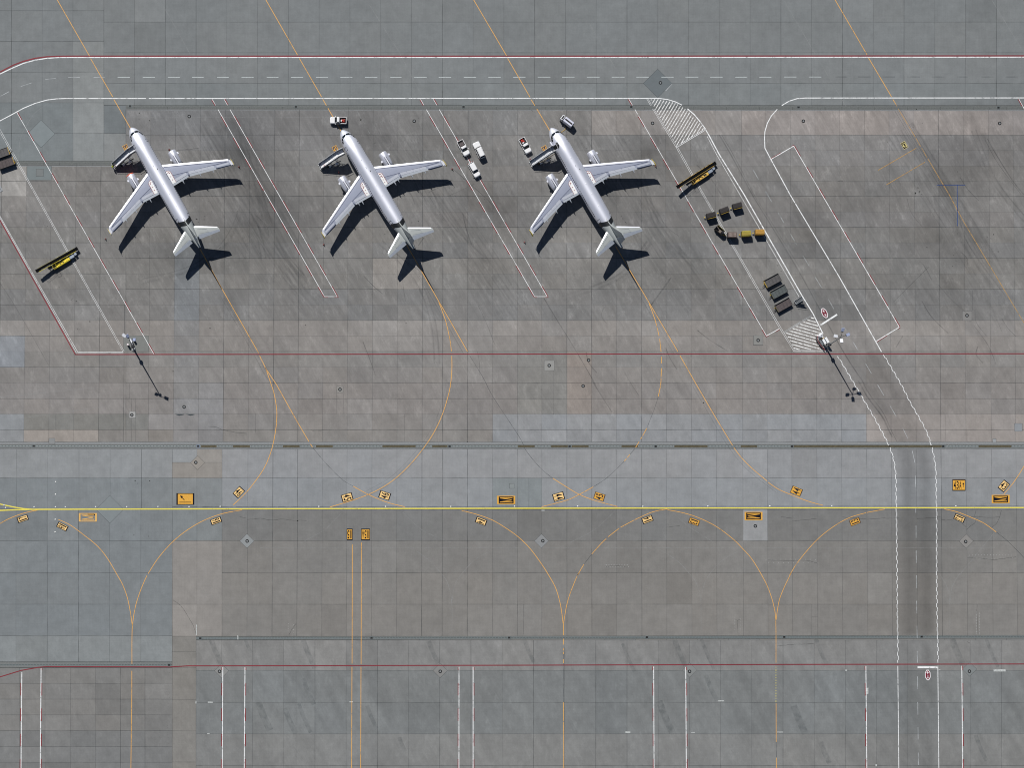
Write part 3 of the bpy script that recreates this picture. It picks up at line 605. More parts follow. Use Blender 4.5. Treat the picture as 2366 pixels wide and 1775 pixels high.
slabpatch('square_slab', (126, 134, 136), dia(95, 309, 32)); slabpatch('square_slab', (126, 133, 135), dia(253.6, 1177.5, 32))
for c, rgb in (((456.5, 1069.5), (146, 141, 134)), ((570.5, 1250.6), (140, 144, 145)), ((1251, 1250.6), (136, 138, 139)), ((2232.5, 1251.2), (136, 134, 131)), ((512, 1551.2), (133, 134, 132)), ((1017, 1550.5), (131, 131, 129)), ((1593.5, 1549.2), (129, 132, 131)), ((2240.3, 1547.2), (124, 129, 129))):
    slabpatch('square_slab', rgb, dia(c[0], c[1], 16.5))
def sq(cx, cy, r): return [(cx-r, cy-r), (cx+r, cy-r), (cx+r, cy+r), (cx-r, cy+r)]
for c, r, rgb in (((1269, 844.8), 11.5, (146, 146, 143)), ((1751.7, 786.4), 11, (133, 133, 130)), ((2234.5, 729.5), 11, (130, 129, 127)), ((306, 958.6), 7.3, (164, 164, 162)), ((785.5, 900), 7.4, (140, 138, 134)), ((92, 398.7), 8.5, (118, 122, 122)), ((120, 1020), 7, (134, 136, 136)), ((1182.7, 1123.5), 5.5, (132, 138, 138)), ((2353, 988), 9, (138, 142, 146)), ((2297.6, 1018.4), 4, (150, 154, 156))):
    slabpatch('square_slab', rgb, sq(c[0], c[1], r))
slabpatch('square_slab', (118, 126, 127), [(62.4, 384), (119, 384), (119, 416), (62.4, 416)], .005)
slabpatch('square_slab', (122, 124, 121), [(285.5, 776), (343.7, 776), (343.7, 812.5), (285.5, 812.5)], .005)
mb = MB()
def crack(o, pts, w=.55):
    p = T(o, *pts); q = [p[0]]
    for a, b in zip(p, p[1:]):
        k = max(2, int(math.hypot(b[0]-a[0], b[1]-a[1])/5))
        for i in range(1, k+1):
            c = lerp(a, b, i/k); q.append((c[0]+random.uniform(-.5, .5), c[1]+random.uniform(-.6, .6)))
    strip(mb, q, w, .009)
for o, pts in ((C1, [(0, 1172), (60, 1185), (120, 1190), (190, 1178), (250, 1190), (400, 1192)]), (C0, [(2105, 1183), (2160, 1180), (2212, 1172)]), (C3, [(140, 1162), (235, 1172)]), (C3, [(237, 1198), (330, 1187), (445, 1175)]), (C3, [(660, 1164), (780, 1170), (875, 1183), (1000, 1172), (1150, 1173)]), (C3, [(1298, 1178), (1400, 1170), (1500, 1164)]), (C3, [(1507, 1187), (1610, 1190)]), (C3, [(1720, 1165), (1815, 1158), (1925, 1168), (2003, 1160)]), (C3, [(1803, 1106), (1788, 1158)]), (C3, [(2020, 1106), (2003, 1165), (1980, 1215), (1935, 1253)]), (C3, [(1815, 1165), (1790, 1215), (1720, 1268)]), (C3, [(1680, 1213), (1720, 1247)]),
               (C3, [(1730, 1508), (1850, 1515), (1965, 1527), (2143, 1502)]), (C3, [(32, 1530), (240, 1535), (350, 1530), (448, 1552)]), (C2, [(1250, 1250), (1365, 1238)]), (C2, [(735, 1590), (780, 1580), (840, 1578), (920, 1590)]), (D1, [(310, 430), (275, 480), (250, 525)]), (D2, [(1860, 400), (1862, 520)]), (D2, [(1840, 398), (1860, 405), (1880, 395)]), (D3, [(1812, 268), (1810, 330), (1815, 400), (1820, 515)]), (D3, [(110, 622), (260, 607), (420, 602)]), (C0, [(1775, 390), (1840, 395), (1890, 418), (2000, 440), (2100, 448)]), (C1, [(440, 422), (470, 430), (530, 432)]), (A0, [(1510, 1275), (1610, 1272), (1700, 1262)]), (A0, [(740, 1538), (860, 1545)]), (C0, [(2040, 1600-440), (2100, 1615-440)]), (A3, [(625, 1545), (650, 1538), (670, 1545)]), (D3, [(1730, 580), (1740, 600), (1748, 590)]), (D0, [(1475, 230), (1540, 275), (1590, 350), (1650, 450), (1668, 520)])):
    crack(o, pts)
struct(mb, 'pavement_cracks', mat_alpha('crack', (58, 60, 60), .9, scale=.5, lo=.2, hi=.5))
mb = MB()
for cx, cy, n_, rx, ry in ((1425, 1308, 30, 27, 3), (1426, 1305, 0, 0, 0), (1704, 1443, 18, 6, 14), (2260, 1440, 30, 3.5, 26), (2290, 1287, 30, 50, 4), (1830, 1297, 22, 60, 4), (672, 1452, 8, 6, 10)):
    for i in range(n_):
        t = i/max(1, n_-1)*2-1
        if rx > ry: x, y = cx+t*rx, cy+(ry if i % 2 else -ry)*(1-.2*t*t)
        else: x, y = cx+(rx if i % 2 else -rx), cy+t*ry
        rect(mb, x-.35, y-.5, x+.35, y+.5, .009)
struct(mb, 'crack_stitching', mat('stitch_filler', (200, 204, 204), .9))
mb = MB()
def wm(pts, w): strip(mb, smoothp(pts), w, .007)
wm([(600+1630/K, 440-200/K), (600+1900/K, 440+40/K), (600+1985/K, 440+125/K)], 1.6); wm([(1960, 180), (1960, 181)], .1)
wm(T(A2, (1705, 1150), (1820, 1350), (1985, 1659))+T(B3, (0, 205), (300, 700), (520, 1100), (700, 1420), (860, 1659)), 2.4); wm(T(A2, (1725, 1150), (1840, 1350), (2000, 1659))+T(B3, (20, 205), (330, 700)), 1.4)
wm(T(C3, (800, 0), (880, 140), (1000, 300), (1050, 400), (1090, 480)), 3.2); wm(T(C3, (830, 0), (900, 120), (1010, 270), (1080, 420), (1130, 520)), 1.6)
wm(T(A3, (1900, 1180), (1960, 1290), (2110, 1530), (2212, 1659)), 2.4); wm(T(A3, (1880, 1190), (1990, 1390), (2190, 1659)), 1.2)
wm(T(B2, (1290, 745), (1230, 830), (1120, 980)), 3.2); wm(T(B2, (210, 920), (330, 1120), (430, 1280), (560, 1500), (650, 1659)), 1.8); wm(T(C2, (620, 0), (700, 130), (790, 270)), 2.0)
wm(T(B3, (1100, 950), (1250, 800), (1400, 650)), 1.2); wm(T(B0, (0, 790), (100, 940), (240, 1180), (420, 1500)), 1.2); wm(T(B3, (1120, 1340), (1180, 1240)), 1.8); wm(T(B1, (1350, 470), (1400, 400)), 2.2)
wm([(1045, 415), (1020, 430), (990, 444)], 1.5); wm([(1096, 425), (1060, 442), (1030, 455)], 1.3); wm([(1085, 313), (1088, 345), (1092, 380)], 1.2)
for pts in (T(B0, (1900, 870), (2203, 1400))+T(B1, (60, 1530), (145, 1659)), T(B1, (1380, 700), (1525, 955), (1770, 1385)), T(B2, (940, 690), (1110, 975), (1350, 1385)), T(A3, (1140, 925), (1575, 1659)), T(C2, (1490, 0), (1660, 295), (1828, 572), (1985, 750), (2212, 928)), T(C1, (1626, 0), (1555, 290), (1410, 555), (1160, 830), (925, 970))):
    for o_ in (-3.2, 3.4, 9): wm(offs(smoothp(pts, 3), o_+random.uniform(-.6, .6)), random.uniform(.5, 1.0))
mt = mb; mb = MB()
for pts in ([(470, 330), (520, 420), (590, 520), (610, 600)], [(560, 330), (600, 440), (640, 560), (700, 640)], [(960, 320), (985, 420), (1040, 520), (1120, 600)], [(1420, 300), (1480, 400), (1520, 520), (1600, 610)], [(880, 560), (960, 640), (1000, 740), (1010, 840)], [(2130, 330), (2200, 450), (2230, 560), (2330, 700)], [(2250, 300), (2300, 420), (2380, 520)], [(560, 480), (520, 560), (440, 620), (330, 650)], [(1500, 560), (1430, 640), (1300, 690)]):
    for o_ in (-5.5, -3.5, 4, 6.5): wm(offs(smoothp(pts, 3), o_+random.uniform(-1, 1)), random.uniform(1.8, 4.5))
for pts in ([(430, 300), (560, 520), (640, 640)], [(500, 290), (640, 520), (720, 660)], [(900, 300), (1080, 560), (1190, 720)], [(1360, 300), (1520, 560), (1620, 700)], [(2080, 300), (2280, 620)], [(540, 290), (600, 560), (720, 720)]):
    for o_ in range(-36, 40, 9): wm(offs(smoothp(pts, 3), o_+random.uniform(-4, 4)), random.uniform(2, 6))
struct(mb, 'rubber_haze', mat_alpha('rubber_haze', (80, 82, 84), .10, scale=.16, lo=.34, hi=.66)); mb = mt
for i in range(30):   # arcs of nose-wheel rubber behind the stands
    x0 = random.choice((620, 880, 1090, 1400, 1560, 2190, 2260, 2110)); y0 = random.uniform(360, 900); a = R(random.gauss(60, 12)); L_ = random.uniform(30, 110); x0 += random.uniform(-60, 60); b_ = random.uniform(-10, 10)
    wm([(x0, y0), (x0+math.cos(a)*L_*.5+b_, y0+math.sin(a)*L_*.5), (x0+math.cos(a)*L_, y0+math.sin(a)*L_)], random.uniform(.8, 2.2))
struct(mb, 'tyre_marks', mat_alpha('tyre_rubber', (70, 72, 74), .30, scale=.35, lo=.3, hi=.65))
mb = MB()    # slanting dark wash marks on the lower apron
for o, x, y, L_, w in ((D0, 1800, 570, 210, 9), (D0, 2090, 560, 120, 6), (D1, 370, 570, 240, 9), (D1, 1440, 580, 190, 8), (D1, 215, 1150, 220, 9), (D1, 330, 1110, 250, 7), (D1, 915, 1130, 200, 7), (D1, 1190, 1400, 120, 7), (D2, 1320, 560, 230, 9), (D2, 1550, 560, 260, 6), (D2, 1190, 1090, 270, 12), (D3, 440, 560, 220, 7), (D3, 1600, 560, 220, 11), (D3, 1890, 560, 240, 6), (D2, 880, 600, 240, 6), (D1, 370, 900, 220, 8), (D3, 250, 1130, 240, 12), (D0, 2200, 1100, 240, 12), (D2, 1590, 870, 220, 8), (D3, 1800, 1380, 220, 7), (D3, 480, 1440, 180, 9), (D2, 40, 560, 200, 7)):
    a = T(o, (x, y))[0]; b = T(o, (x+L_*.42, y+L_))[0]; m_ = lerp(a, b, .5); strip(mb, smoothp([a, (m_[0]-1.5, m_[1]), b]), w*1.3, .005)
struct(mb, 'wash_marks', mat_alpha('wash_stain', (92, 100, 102), .24, scale=.7, lo=.44, hi=.66))
mb = MB()     # oil spots
def spot(x, y, r):
    p = P(x, y); n_ = 7; mb.poly([(p.x+math.cos(k*2*math.pi/n_)*r*S*random.uniform(.6, 1.3), p.y+math.sin(k*2*math.pi/n_)*r*S*random.uniform(.6, 1.3), .010) for k in range(n_)])
for o, l2 in ((A0, [(1186, 962, 1.6), (1275, 1027, 1.5), (1226, 1038, 1.0), (1185, 1017, 1.2), (1914, 612, .8), (2036, 1425, 1.2)]), (B0, [(1675, 240, 2), (1745, 222, 1.5), (1740, 245, 1.5), (1690, 270, 1.3), (1437, 568, 1.2), (1876, 490, 1.4), (1789, 1171, 1.7), (662, 1182, 1), (678, 1182, 1), (402, 302, .9), (785, 657, .9), (546, 748, 1), (504, 828, .9), (613, 930, 1), (650, 942, 1.3), (765, 1115, 1.5), (1190, 1, .6), (1474, 1538, 1.3), (760, 1212, .9), (685, 1045, .8)]), (B1, [(1110, 230, 1.3), (1120, 300, 1), (1310, 225, 1.2), (1348, 262, 1.4), (1290, 275, .9), (1067, 370, 1.4), (1248, 1127, 1.1), (390, 1145, 1.5), (1128, 998, .8), (393, 533, .8), (1915, 75, .8)]), (B2, [(870, 215, 1), (885, 240, 1.3), (905, 270, 1.5), (910, 280, 1), (1045, 255, 1), (820, 250, 1), (1880, 490, 1), (1890, 515, 1), (1310, 1168, .8), (1523, 1197, .9), (605, 570, 1.1), (1645, 45, .8)]), (B3, [(1290, 25, 2.2), (1325, 10, 1.2), (1340, 35, 1), (1385, 485, 1.3), (1645, 368, .8), (1900, 395, 1), (1930, 410, 1), (1993, 520, 1.4), (1950, 375, 1.3), (1613, 552, 1), (1633, 602, 1), (113, 637, 1.3), (140, 685, 1.3), (235, 1025, 1), (1190, 1035, .8), (1605, 645, .9)]), (C0, [(1150, 852, 1.8), (1272, 854, 1.8), (1170, 872, 1.2), (1138, 1318, 1.3), (1268, 1326, 1), (1043, 1328, .9)]), (C1, [(322, 1197, 1.9), (1210, 1118, .9), (1770, 520, 1.5)]), (C2, [(1567, 188, 1.7), (288, 283, 1.4), (187, 72, .8)]), (A1, [(1560, 778, .8), (980, 1217, 1.4), (940, 1190, .9), (860, 1020, 2.5), (520, 1358, .9)]), (A2, [(107, 940, 1), (133, 985, .9), (297, 1070, .8), (530, 1222, .9), (570, 1262, 1.4), (1200, 1216, .8), (1085, 285, .5)]), (A3, [(1345, 1047, 1), (1050, 1215, 1), (1300, 930, 1.6), (1310, 1600, 1.8), (1325, 1630, 1.5), (1285, 1640, 1.4), (1265, 1085, 1), (1645, 1460, 1)])):
    for x, y, r in l2:
        for _ in range(2): q = T(o, (x+random.uniform(-4, 4), y+random.uniform(-4, 4)))[0]; spot(q[0], q[1], r*random.uniform(.5, .8))
for i in range(170):
    cx, cy = random.choice(((470, 520), (370, 300), (880, 540), (860, 290), (1370, 540), (1290, 290), (180, 700), (1600, 400), (1640, 600), (2220, 500), (2160, 400), (1100, 400), (2150, 600), (600, 500)))
    spot(cx+random.gauss(0, 45), cy+random.gauss(0, 45), random.uniform(.2, .55))
for i in range(26): spot(387+random.uniform(-1.5, 5), 1550+i*7+random.uniform(-2, 2), .4)
struct(mb, 'oil_stains', mat_alpha('oil_spot', (48, 48, 46), .8, scale=2, lo=.2, hi=.5))
mb = MB()
a = T(C0, (1485, 284), (1567, 284), (1567, 290), (1525, 299)); b = T(C0, (1583, 284), (1657, 284), (1657, 290), (1620, 299))
for q in (a, b): mb.poly([(P(*p).x, P(*p).y, .008) for p in q][::-1])
struct(mb, 'asphalt_patch', mat('dark_asphalt_patch', (62, 70, 74), .9))

# ------------------------------------------------------------------ painted number panels, each a thing of its own
def glyph(ch, m, parent, cx, cy, w, h, z, name='digit'):
    cu = bpy.data.curves.new('glyph', 'FONT'); cu.body = ch; cu.offset = 0.014
    t = bpy.data.objects.new('glyph', cu); COL.objects.link(t)
    dg = bpy.context.evaluated_depsgraph_get(); me = bpy.data.meshes.new_from_object(t.evaluated_get(dg))
    bpy.data.objects.remove(t); bpy.data.curves.remove(cu)
    xs = [v.co.x for v in me.vertices]; ys = [v.co.y for v in me.vertices]
    x0, x1, y0, y1 = min(xs), max(xs), min(ys), max(ys); sx = w/(x1-x0); sy = h/(y1-y0)
    if ch == '1': sx = min(sx, sy*.8)
    for v in me.vertices: v.co = Vector(((v.co.x-(x0+x1)/2)*sx+cx, (v.co.y-(y0+y1)/2)*sy+cy, z))
    me.materials.clear(); me.materials.append(m)
    o = bpy.data.objects.new(name, me); COL.objects.link(o); o.parent = parent; return o
def flat(mb, x0, y0, x1, y1, z): mb.poly([(x0, y0, z), (x1, y0, z), (x1, y1, z), (x0, y1, z)])
def sign(x, y, W_, H_, ang, text, bgm, bdm, txm, label, bt=2.1, bs=1.2, cat='painted number', grp='painted numbers on the apron', thick='tb', tw=.84, th=.70):
    w, h = W_*S, H_*S; e = empty('painted_number', P(x, y, 0), R(ang)); tag(e, label, cat, grp)
    b = MB(); flat(b, -w/2+.03, -h/2+.03, w/2-.03, h/2-.03, .028); b.build('background', bgm, e, fix=False)
    t1, t2 = (bt*S, bs*S) if thick == 'tb' else (bs*S, bt*S)
    b = MB(); flat(b, -w/2, h/2-t1, w/2, h/2, .033); flat(b, -w/2, -h/2, w/2, -h/2+t1, .033); flat(b, -w/2, -h/2+t1, -w/2+t2, h/2-t1, .033); flat(b, w/2-t2, -h/2+t1, w/2, h/2-t1, .033)
    b.build('border', bdm, e, fix=False)
    n = len(text); cw = w*tw/max(n, 1)
    for i, ch in enumerate(text):
        if ch == '^':
            a = MB(); cx = (i-(n-1)/2)*cw+.05; s_ = h*.17
            a.poly([(cx-.05, -s_*1.0, .036), (cx+.07, -s_*1.0, .036), (cx+.07, s_*.4, .036), (cx-.05, s_*.4, .036)]); a.poly([(cx-.24, s_*.35, .0362), (cx+.26, s_*.35, .0362), (cx+.01, s_*1.25, .0362)]); a.build('arrow', txm, e, fix=False)
        else: glyph(ch, txm, e, (i-(n-1)/2)*cw, 0, cw*.8, h*th, .036, 'letter' if ch.isalpha() else 'digit')
    return e
PN = [
 (551.6, 1137.8, 17, 24, -43, '46', 0, 'tan painted 46 beside the lower end of the left orange curve'),
 (499.2, 1204, 13, 25.8, 110, '16', 0, 'tan painted 16 below the yellow line, right of the arrow panel'),
 (802, 1149.8, 17.6, 26, -74, '45', 0, 'tan painted 45 left of the crossing of two orange curves'),
 (888.8, 1145.3, 17, 26, 72, '46', 0, 'tan painted 46 right of the crossing of two orange curves'),
 (807.9, 1235.4, 13.6, 26.4, 180, '15', 1, 'upside down amber painted 15 at the head of a straight orange line'),
 (844.5, 1235.4, 20.3, 26.4, 180, '15A', 1, 'upside down amber painted 15A at the head of a straight orange line'),
 (1290.6, 1148, 17.8, 26.5, -74, '44', 0, 'tan painted 44 left of an orange crossing, right of the dark rectangular slab'),
 (1384.8, 1148, 17, 25, 72, '45', 2, 'amber painted 45 with worn grey border beside an orange crossing'),
 (1111.5, 1204.7, 14, 26, -111, '14', 0, 'tan painted 14 under the start of a curve running down to the right'),
 (1496, 1201, 14, 25.6, 110, '14', 0, 'tan painted 14 under the end of a curve rising from the left fork'),
 (1603.7, 1206, 14, 25.6, -110, '13', 2, 'amber painted 13 left of the pale slab with the letter M'),
 (1840, 1135.3, 18, 25.9, 67, '44', 2, 'amber painted 44 with worn digits above the yellow line'),
 (1975.4, 1206, 14, 24.6, 111.5, '13', 2, 'amber painted 13 just left of the service road crossing'),
 (2215.6, 1121.3, 30.3, 26.5, 0, '43A^', 1, 'upright amber painted 43A with a small arrow'),
 (2319.2, 1123.2, 17.7, 24, -39, '43', 0, 'pale painted 43 beside the short orange curve at the right edge'),
 (2216.8, 1197.7, 13.5, 25.6, -113, '12', 0, 'tan painted 12 beside cracked concrete below the yellow line'),
 (52.6, 1199, 13, 25.8, 109, '17', 0, 'tan painted 17 near the left edge below the yellow line'),
 (144, 1217.2, 13, 25.8, -117, '16', 0, 'tan painted 16 at the start of the leftmost fork curve')]
for x, y, w, h, a, t, st, lb in PN:
    sign(x, y, w, h, a, t, [M_tan, M_amber, M_amber][st], [M_navy, M_navy, M_navyworn][st], [M_navy, M_navy, mat_alpha('worn_digit', (24, 30, 46), .95, lo=.1, hi=.4)][st], lb)
M_dk2 = mat('worn_dark_stand_panel', (58, 64, 84), .8, var=.25)
sign(2089.5, 335.3, 11.5, 17, 30, '43', M_navy, mat('pale_yellow_paint', (214, 200, 150), .8), mat('pale_yellow_paint2', (218, 206, 140), .8), 'small black panel with pale 43 beside the empty right stand', bt=.9, bs=.7, th=.72)
sign(775.5, 345, 11.5, 17, 28, '45', M_dk2, M_amber, M_amber, 'small worn dark panel with amber 45 above the middle boarding stairs', bt=1.1, bs=.8, th=.72)
sign(291.5, 342.5, 11.5, 17, 28, '46', M_dk2, M_amber, M_amber, 'small worn dark panel with amber 46 above the left boarding stairs', bt=1.1, bs=.8, th=.72)
sign(1259.5, 345, 11.5, 17, 28, '44', M_dk2, M_amber, M_amber, 'small worn dark panel with amber 44 above the right boarding stairs', bt=1.1, bs=.8, th=.72)
def msign(x, y, W_, H_, flip, label, faded=False):
    w, h = W_*S, H_*S; e = empty('painted_letter', P(x, y, 0)); tag(e, label, 'painted letter', 'painted letter M panels')
    am = mat('amber_worn_tan', (226, 178, 98), .8, wear=.3) if faded else M_amber
    t, s_ = 1.8*S, 3.8*S; b = MB()
    flat(b, -w/2, h/2-t, w/2, h/2, .033); flat(b, -w/2, -h/2, w/2, -h/2+t, .033); flat(b, -w/2, -h/2+t, -w/2+s_, h/2-t, .033); flat(b, w/2-s_, -h/2+t, w/2, h/2-t, .033); b.build('border', am, e, fix=False)
    b = MB()
    if faded: flat(b, -.05, h/2-5.2*S, w/2-s_-.02, h/2-t-.03, .028)
    else: flat(b, -w/2+s_-.02, -h/2+t-.02, w/2-s_+.02, h/2-t+.02, .028)
    b.build('background', M_navy, e, fix=False)
    # the M lies on its side: legs run along x, the tops towards flip
    a = w*.345; q = h*.25; k = h*.045; b = MB(); f = flip
    for sgn in (1, -1):
        b.poly([(-a, sgn*q-k, .036), (a, sgn*q-k, .036), (a, sgn*q+k, .036), (-a, sgn*q+k, .036)])
        b.poly([(f*a, sgn*(q-k), .0365), (f*a, sgn*(q+k), .0365), (-f*a, sgn*k*.7, .0365), (-f*a, -k*.7*sgn, .0365)])
    b.build('letter', am, e, fix=False)
msign(1169.5, 1155.8, 42, 19.2, -1, 'amber painted letter M on black below the dark rectangular slab')
msign(1741, 1193, 41.5, 19.2, 1, 'amber painted letter M on black, standing on a pale grey slab')
msign(2312, 1153.7, 41.5, 19.2, -1, 'amber painted letter M on black near the right edge')
msign(203, 1196, 41.5, 19.6, -1, 'faded tan painted letter M with its black ground mostly gone', True)
e = empty('painted_direction_panel', P(428.2, 1153.6, 0)); tag(e, 'large amber painted panel with a black arrow and bar', 'painted arrow')
b = MB(); flat(b, -2.1, -1.3, 2.1, 1.3, .028); b.build('background', M_amber, e, fix=False)
b = MB(); flat(b, -2.16, 1.24, 2.16, 1.4, .033); flat(b, -2.16, -1.4, 2.16, -1.24, .033); flat(b, -2.16, -1.24, -1.82, 1.24, .033); flat(b, 1.82, -1.24, 2.16, 1.24, .033); b.build('border', M_navy, e, fix=False)
b = MB(); b.poly([(-1.27, .88, .036), (-.5, .66, .036), (-1.02, .14, .036)]); b.poly([(-.87, .52, .0362), (-.17, -.18, .0362), (-.3, -.3, .0362), (-1.0, .4, .0362)]); b.build('arrow', M_navy, e, fix=False)
b = MB(); flat(b, -1.45, -.86, 1.4, -.7, .036); b.build('bar', M_navy, e, fix=False)
def redsign(x, y, ang, label):
    e = empty('painted_road_sign', P(x, y, 0), R(ang)); tag(e, label, 'painted sign', 'maroon crossing signs on the service road')
    o8 = lambda hx, hy, c, cx, z: [(-hx, -hy+c, z), (-cx, -hy, z), (cx, -hy, z), (hx, -hy+c, z), (hx, hy-c, z), (cx, hy, z), (-cx, hy, z), (-hx, hy-c, z)]
    b = MB(); b.poly(o8(.66, 1.27, .72, .24, .028)); b.build('border', mat('sign_white', (240, 236, 238), .8), e, fix=False)
    b = MB(); b.poly(o8(.52, 1.09, .62, .17, .033)); b.build('background', M_maroon, e, fix=False)
    for sy in (1, -1):
        b = MB(); cy = .52*sy; d = sy
        def pp(*q): b.poly([(a*d, cy+c*d, .036+k) for a, c, k in q])
        pp((-.045, -.34, 0), (.045, -.34, 0), (.06, .42, 0), (-.06, .42, 0)); pp((-.42, -.02, .0004), (0, .16, .0004), (0, -.02, .0004)); pp((.42, -.02, .0006), (0, -.02, .0006), (0, .16, .0006)); pp((-.17, -.34, .0008), (.17, -.34, .0008), (0, -.2, .0008))
        b.build('aircraft_symbol', mat('sign_white', (240, 236, 238), .8), e, fix=False)
redsign(1905, 723.5, 26, 'maroon painted sign with two white aircraft by the slanting stop bar')
redsign(2143.6, 1560.7, 3, 'maroon painted sign with two white aircraft below the lower red line')

# round covers, lights
RINGS = [(437.2, 268.5, 'near the nose of the left plane'), (957, 279.4, 'left of the parked white cars'), (1526, 190.7, 'inside the dark square slab'), (1507.8, 284.3, 'left of the upper hatched wedge'), (1856.3, 279.4, 'just inside the curve of the service road'), (2309.8, 284.5, 'near the upper right edge'),
 (1751.7, 786.4, 'in a small square left of the lower hatched area'), (1268.9, 844.7, 'in a pale square below the red line'), (1360, 832.5, 'right of the pale square, just below the red line'), (2234.2, 729.1, 'in a small square right of the empty stand'), (304.6, 959, 'in a white square at lower left of the apron'), (425.3, 940.5, 'above the two dark patches'),
 (452.4, 1069, 'in a diamond slab above the arrow panel'), (571, 1250.8, 'in a pale diamond slab, left of the painted 15'), (785.5, 900, 'in a small square between two orange lines'), (1347.3, 892.2, 'on the pinkish slab below the red line'), (1254.2, 1250.2, 'in a diamond slab between the two forks'), (1745.2, 1216, 'under the letter M on the pale slab'), (2231.2, 1252, 'in a diamond slab below the painted 12'),
 (507.2, 1552.3, 'in the leftmost diamond of the lower row'), (1017.2, 1552.3, 'in the second diamond of the lower row'), (1593.3, 1552.3, 'in the third diamond of the lower row'), (2239.9, 1552, 'in the rightmost diamond of the lower row')]
M_ring = mat('black_ring', (14, 16, 18), .8); M_lid = mat('lid_concrete', (132, 136, 138), .8)
for x, y, w in RINGS:
    e = empty('manhole_cover', P(x, y, 0)); tag(e, 'round black ringed cover '+w, 'manhole cover', 'round covers in the pavement')
    b = MB(); n_ = 24
    ci = lambda r, z: [Vector((math.cos(k*2*math.pi/n_)*r, math.sin(k*2*math.pi/n_)*r, z)) for k in range(n_)]
    b.loft([ci(.43, .0), ci(.42, .03), ci(.21, .03), ci(.20, .0)], cap=False, smooth=False); b.build('ring', M_ring, e)
    b = MB(); b.poly(ci(.215, .026)); b.build('lid', M_lid, e, fix=False)
M_lens = mat('light_lens', (246, 246, 240), .3); M_fix = mat('light_housing', (150, 154, 156), .5)
LT = T(C0, (35, 1060), (48, 1083), (291, 1076), (473, 1076), (557, 1076), (815, 1075), (1080, 1075), (1346, 1074), (1611, 1075), (1876, 1073))+T(C1, (504, 1073), (1072, 1073), (1628, 1073), (2171, 1071))+T(C2, (497, 1070), (1052, 1072), (1606, 1069), (2135, 1069))+T(C3, (45, 1068), (575, 1067), (1632, 1068))
LV = T(C0, (474, 862), (473, 969), (471, 1183), (470, 1290))
first = None
for i, (x, y) in enumerate(LT+LV):
    if first is None:
        first = empty('taxiway_light', P(x, y, 0)); b = MB(); b.tube((0, 0, 0), (0, 0, .03), .2, 12); b.build('housing', M_fix, first)
        b = MB(); b.loft([[Vector((math.cos(k*math.pi/5)*r, math.sin(k*math.pi/5)*r, z)) for k in range(10)] for r, z in ((.15, .03), (.13, .07), (.06, .09))]); b.build('lens', M_lens, first); e = first
    else: e = copy_tree(first); e.location = P(x, y, 0)
    tag(e, 'small round white light set in the concrete beside the yellow line' if i < len(LT) else 'small round white light in the vertical row crossing the yellow line', 'ground light', 'small inset taxiway lights')

# ------------------------------------------------------------------ aircraft
M_sil = mat('silver_fuselage_paint', (236, 238, 248), .47, .62, var=.02, scale=.5)
M_sil2 = mat('tail_paint', (166, 171, 170), .5, .1, var=.03, scale=.6)
M_band = mat('black_band', (26, 29, 32), .5, var=.1)
M_wing = mat('wing_panel_paint', (158, 164, 181), .5, .15, var=.04, scale=.4)
M_wing2 = mat('wing_rear_panel', (152, 158, 174), .5, .15, var=.04)
M_slat = mat('slat_polished', (232, 234, 242), .38, .35, var=.03)
M_spoil = mat('spoiler_paint', (188, 192, 202), .5, .1, var=.03)
M_flap = mat('flap_paint', (176, 182, 190), .5, .1, var=.04)
M_ail = mat('aileron_paint', (176, 184, 198), .5, .1, var=.04); M_aild = mat('shaded_drooped_aileron', (118, 128, 150), .5, .1, var=.06)  # second one is the aileron paint with the shade of drooping painted in
M_line = mat('panel_gap', (88, 94, 116), .8, var=.1); M_dline = mat('door_outline', (60, 64, 78), .8); M_glass = mat('dark_glass', (14, 20, 26), .12, 0, var=.2, spec=.7)
M_walk = mat('walkway_white', (238, 238, 236), .7, var=.02); M_wred = mat('walkway_red', (140, 36, 40), .7); M_nac = mat('nacelle_silver', (236, 238, 248), .40, .6, var=.03)
M_blk = mat('black_metal', (16, 17, 19), .5); M_tyre = mat('tyre', (20, 20, 22), .9); M_grey = mat('gear_grey', (150, 154, 158), .5, .3); M_yel = mat('fence_yellow', (214, 190, 60), .6); M_or = mat('orange_cover', (214, 84, 40), .8, var=.2)
FS = [(0, 3.28, .04, .04), (.12, 3.28, .26, .24), (.4, 3.30, .60, .50), (.9, 3.36, .97, .80), (1.5, 3.44, 1.28, 1.08), (2.2, 3.54, 1.53, 1.38), (3.0, 3.66, 1.72, 1.60), (4.0, 3.76, 1.87, 1.80), (5.2, 3.84, 1.95, 1.93), (6.8, 3.88, 1.975, 1.985), (10, 3.88, 1.975, 1.985), (14, 3.88, 1.975, 1.985), (18, 3.88, 1.975, 1.985), (21.6, 3.88, 1.975, 1.985), (23.6, 3.94, 1.94, 1.95), (25.2, 4.06, 1.83, 1.83), (26.6, 4.22, 1.66, 1.65), (28.0, 4.41, 1.42, 1.44), (29.4, 4.60, 1.15, 1.20), (30.8, 4.79, .88, .94), (32.0, 4.94, .62, .68), (33.2, 5.05, .38, .42), (33.75, 5.08, .27, .30)]
def fsec(s):
    s = min(max(s, 0), 33.75)
    for a, b in zip(FS, FS[1:]):
        if a[0] <= s <= b[0]:
            t = (s-a[0])/(b[0]-a[0])
            if s < 7: pass
            return tuple(a[k]+(b[k]-a[k])*t for k in (1, 2, 3))
    return FS[-1][1:]
def A(s, t, z): return Vector((-s, -t, z))
def surf(s, th, off=.015):
    zc, rx, rz = fsec(s); return A(s, (rx+off)*math.sin(th), zc+(rz+off)*math.cos(th))
